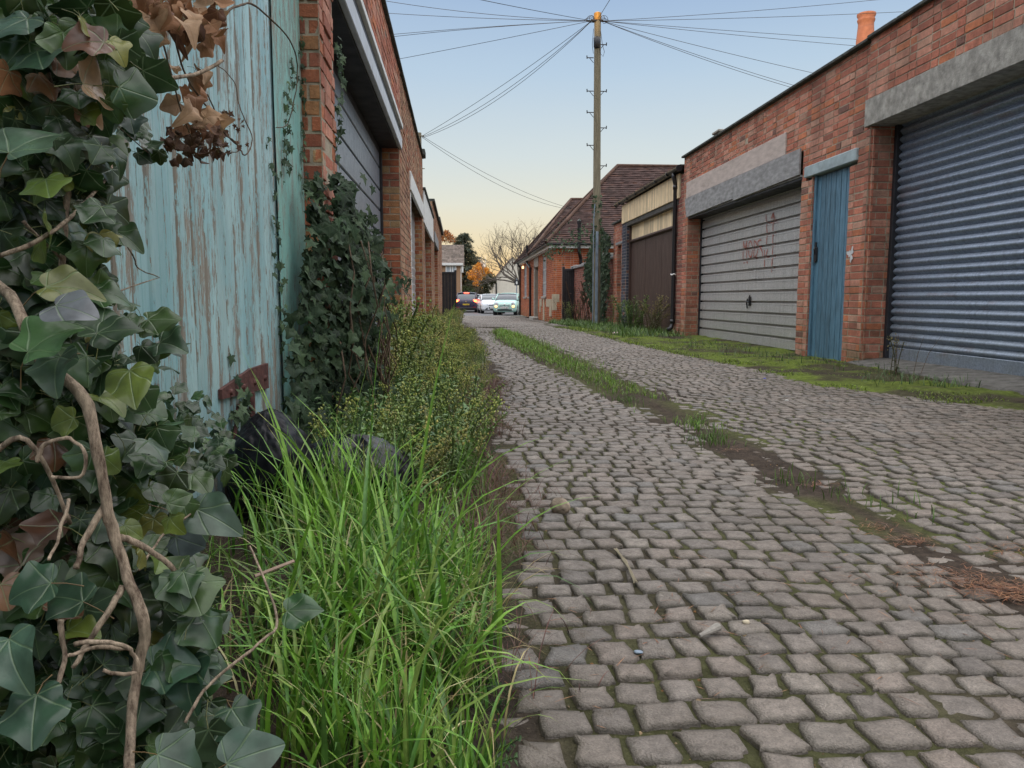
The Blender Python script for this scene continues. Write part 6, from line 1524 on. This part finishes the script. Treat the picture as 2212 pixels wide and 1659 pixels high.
# fallen needles and bits on the cobbles
def gpt(px,py,h=.006):
    p=at_d(px,py,1); k=(CAMZ-h)/(CAMZ-p[2]); p=at_d(px,py,k); p[2]=float(gh(p[0],np.array(p[1])))+h; return p
nb=MB()
for cx,cy,n,s in [(*gpt(px,py)[:2],n,s) for px,py,n,s in ((2187,1249,420,.055),(2106,1229,220,.06),(2030,1205,90,.06),(1964,1142,110,.04),(1883,1112,70,.05),(1762,1025,50,.04),(1576,950,40,.05),(2195,1165,120,.06),(1840,1215,40,.12))]+[(1.1,1.15,60,.4),(.35,1.5,60,.25),(1.0,1.7,60,.3)]:
    x=cx+RNG.normal(0,s,n); y=cy+RNG.normal(0,s*.6,n); a=RNG.random(n)*6.28
    blades(nb,np.stack([x,y,gh(x,y)+RNG.uniform(.0,.008,n)],-1),RNG.uniform(.015,.05,n),RNG.uniform(.0015,.003,n),np.full(n,.1),a,pick(np.array([[.26,.10,.04],[.2,.08,.035],[.3,.15,.07],[.15,.09,.06]]),n,.4),seg=2,th0=1.5)
tag(nb.build('fallen_needles',M_grass),kind='stuff')
gb_=MB()
n=2600; x=RNG.uniform(.0,3.0,n); y=.9+RNG.random(n)**1.5*4; tv=np.array([[1,0,0],[.2,.9,.1],[-.8,.5,0],[-.7,-.6,.1],[.4,-.9,0],[0,0,.7.__float__()]]); tf=np.array([[0,1,5],[1,2,5],[2,3,5],[3,4,5],[4,0,5]])
rot=np.stack([np.array(Euler((RNG.normal(0,.3),RNG.normal(0,.3),a)).to_matrix()) for a in RNG.random(n)*6.28])
gb_.inst(tv,tf,np.stack([x,y,gh(x,y)-.009],-1),rot,RNG.uniform(.0012,.005,n)*np.where(RNG.random(n)<.1,1.5,1),pick(np.array([[.2,.17,.14],[.15,.12,.1],[.28,.25,.21],[.22,.14,.08],[.08,.075,.07],[.1,.085,.06]]),n,.3))
tag(gb_.build('grit',simple('grit_stone',None,.9,0,.3,90,(.05,.04,.03),.4,.2)),kind='stuff')

# ---- weeds that stand out on the right
def weed_plant(label,x,y,n,h0,h1,temps,pal,spread,group=None,sr=1.0):
    t=thing('tall_weed',label,'weed',(x,y,float(gz(np.array(y)))),group)
    mb=MB(); xx=x+RNG.normal(0,spread,n); yy=y+RNG.normal(0,spread,n); weeds(mb,temps,xx,yy,gz(yy),RNG.uniform(h0,h1,n),pick(np.array(pal),n,.35),.16); tag(mb.build('foliage',M_grass,t),kind='stuff')
    mb=MB()
    for i in range(4): a=RNG.normal(0,.1,2); mb.tube([(x+a[0],y+a[1],float(gz(np.array(y)))),(x+a[0]*1.5,y+a[1],h1*.5),(x+a[0]*2.2,y+a[1],h1*.85)],[.008*sr,.006*sr,.003*sr],5)
    mb.build('stem',M_twig,t)
weed_plant('bushy green weed with seed heads in front of the brown plank doors',3.80,16.5,34,.28,.78,WA+WB,FR*.8,.24)
weed_plant('dry pale seed-headed weed to the right of the bushy one, against the brown doors',3.95,15.4,10,.45,.8,WB,[(.14,.13,.06),(.12,.11,.05)],.09)
weed_plant('weedy clump at the foot of the black gate by the hall',3.8,26.6,12,.3,.78,WB,OL*.7,.18)
weed_plant('thin dead brown shrub with bare stems before the low garden wall',3.75,23.0,16,.5,1.4,[weed_template(3,.1,.01,0,77)],[(.12,.06,.04),(.1,.055,.04)],.18)
weed_plant('thin dry fleabane with pale seed heads growing against the roller shutter',3.86,6.55,4,.30,.45,[weed_template(16,.12,.014,14,88,(2.6,2.1,1.5))],[(.085,.10,.05),(.1,.1,.05)],.05,None,.35)

def bagmat(name,bs,ro,sp):
    k=NT(name); a=k.noise(7,3,k.map((1,1,.5)),.5,1.5); b=k.noise(18,2,None,.5,.8)
    h=k.math('ADD',k.math('ABSOLUTE',k.math('SUBTRACT',a,.5)),k.math('MULTIPLY',k.math('ABSOLUTE',k.math('SUBTRACT',b,.5)),.45))
    k.bump(h,bs,.02); return k.fin((.005,.005,.007),ro,0,sp)
# ---- black rubbish bags
def bag(label,c,r,seed,rot,mat):
    nu,nv=130,80; u=np.linspace(0,2*PI,nu); v=np.linspace(0,PI,nv); U,Vv=np.meshgrid(u,v,indexing='ij')
    d=np.stack([np.sin(Vv)*np.cos(U),np.sin(Vv)*np.sin(U),np.cos(Vv)],-1)
    n1=fbm(d[...,0]*1.7+seed,d[...,1]*1.7+d[...,2]*1.3,seed,3); cre=(1-np.abs(fbm(d[...,0]*3+d[...,2]*1.6+seed,d[...,1]*3+seed,seed+5,3)-.5)*5).clip(0,1); cre2=np.abs(fbm(d[...,0]*9+d[...,2]*5,d[...,1]*9-d[...,2]*3,seed+9,3)-.5)*2
    rr=.84+.24*n1+.055*cre*(1 if mat is M_bags else .5)+.05*cre2
    P=d*rr[...,None]*np.array(r); P[...,2]=np.maximum(P[...,2],-r[2]*.75)
    Rm=np.array(Euler((0,0,rot)).to_matrix()); P=P@Rm.T+np.array(c)
    mb=MB(); mb.grid(P); tag(mb.build('rubbish_bag',mat,smooth=True),label,'rubbish bag')
M_bagd=bagmat('matt_bin_bag',.2,.42,.14); M_bags=bagmat('glossy_bin_bag',.35,.24,.25)
bag('matt black rubbish bag leaning against the foot of the teal gate',(-.60,2.46,.15),(.14,.22,.19),3,.3,M_bagd)
bag('glossy crumpled black rubbish bag half buried in the long grass',(-.36,2.52,.11),(.22,.17,.15),8,-.2,M_bags)

# ---- loose bits
def pebble(name,label,cat,px,py,size,mat,flat=.6,seed=1):
    p=at_d(px,py,1); k=(CAMZ-.012)/(CAMZ-p[2]); p=at_d(px,py,k); 
    nu,nv=22,14; U,Vv=np.meshgrid(np.linspace(0,2*PI,nu),np.linspace(0,PI,nv),indexing='ij'); d=np.stack([np.sin(Vv)*np.cos(U),np.sin(Vv)*np.sin(U),np.cos(Vv)],-1)
    rr=.7+.6*fbm(d[...,0]*1.6+seed*3,d[...,1]*1.6+d[...,2],seed,3); P=d*rr[...,None]*np.array([size,size*.8,size*flat]); mb=MB()
    z=float(gh(p[0],np.array(p[1]))); mb.grid(P+np.array([p[0],p[1],z+size*flat*.6])); tag(mb.build(name,mat,smooth=True),label,cat)
pebble('loose_stone','rounded buff loose stone lying on the cobbles near the left verge','stone',1210,1090,.034,simple('buff_rock',(.27,.215,.16),.9,0,.35,40,(.1,.08,.06),.6,.8,70),.8,14)
pebble('slate_chip','small blue-grey slate chip on the near cobbles','stone',1380,1388,.009,M_steelblue,.4,6)
pebble('stone_chip','small pale stone chip to the right of the short stick','stone',1612,1326,.008,M_stone,.6,9)
pebble('litter_scrap','tiny scrap of white litter among the moss on the right verge','litter',1700,858,.012,M_white,.3,2)
pebble('bottle_cap','small blue scrap on the mossy verge near the ramp','litter',1652,816,.013,simple('blue_plastic',(.03,.04,.4),.5),.4,5)
pebble('drinks_can','crushed pinkish white litter in the grass before the garages','litter',1330,722,.07,simple('pink_white_wrapper',(.6,.45,.45),.5),.5,5)
mb=MB(); a=gpt(1511,1365,.012); b=gpt(1552,1345,.016); mb.tube([a,a+(b-a)*.3,a+(b-a)*.7,b],[.004,.0055,.008,.0095],9); tag(mb.build('stick',simple('driftwood_grey',(.27,.25,.22),.9,0,.3,30,(.12,.1,.08),.5,.4,90)),'short thick grey stick lying on the near cobbles','stick')
mb=MB(); K=[gpt(1330,1180),gpt(1352,1205),gpt(1366,1230),gpt(1372,1250)]
for k in range(5): mb.tube([p+RNG.normal(0,.004,3)*np.array([1,1,.3])+[0,0,.004] for p in K],.0016,4)
tag(mb.build('straw_wisp',simple('dry_straw',(.3,.26,.18),.9)),'dry wispy stem lying on the cobbles left of centre','straw')
mb=MB(); p=at_d(550,1245,1.3); q=at_d(635,1212,1.35); mb.tube([p,(p+q)/2,q],.003,6); tag(mb.build('dry_stem',simple('dry_stem_tan',(.35,.25,.19),.8)),'bare straight tan stem lying in the long grass','stick')
# long grass stems trailing over the cobbles at the front
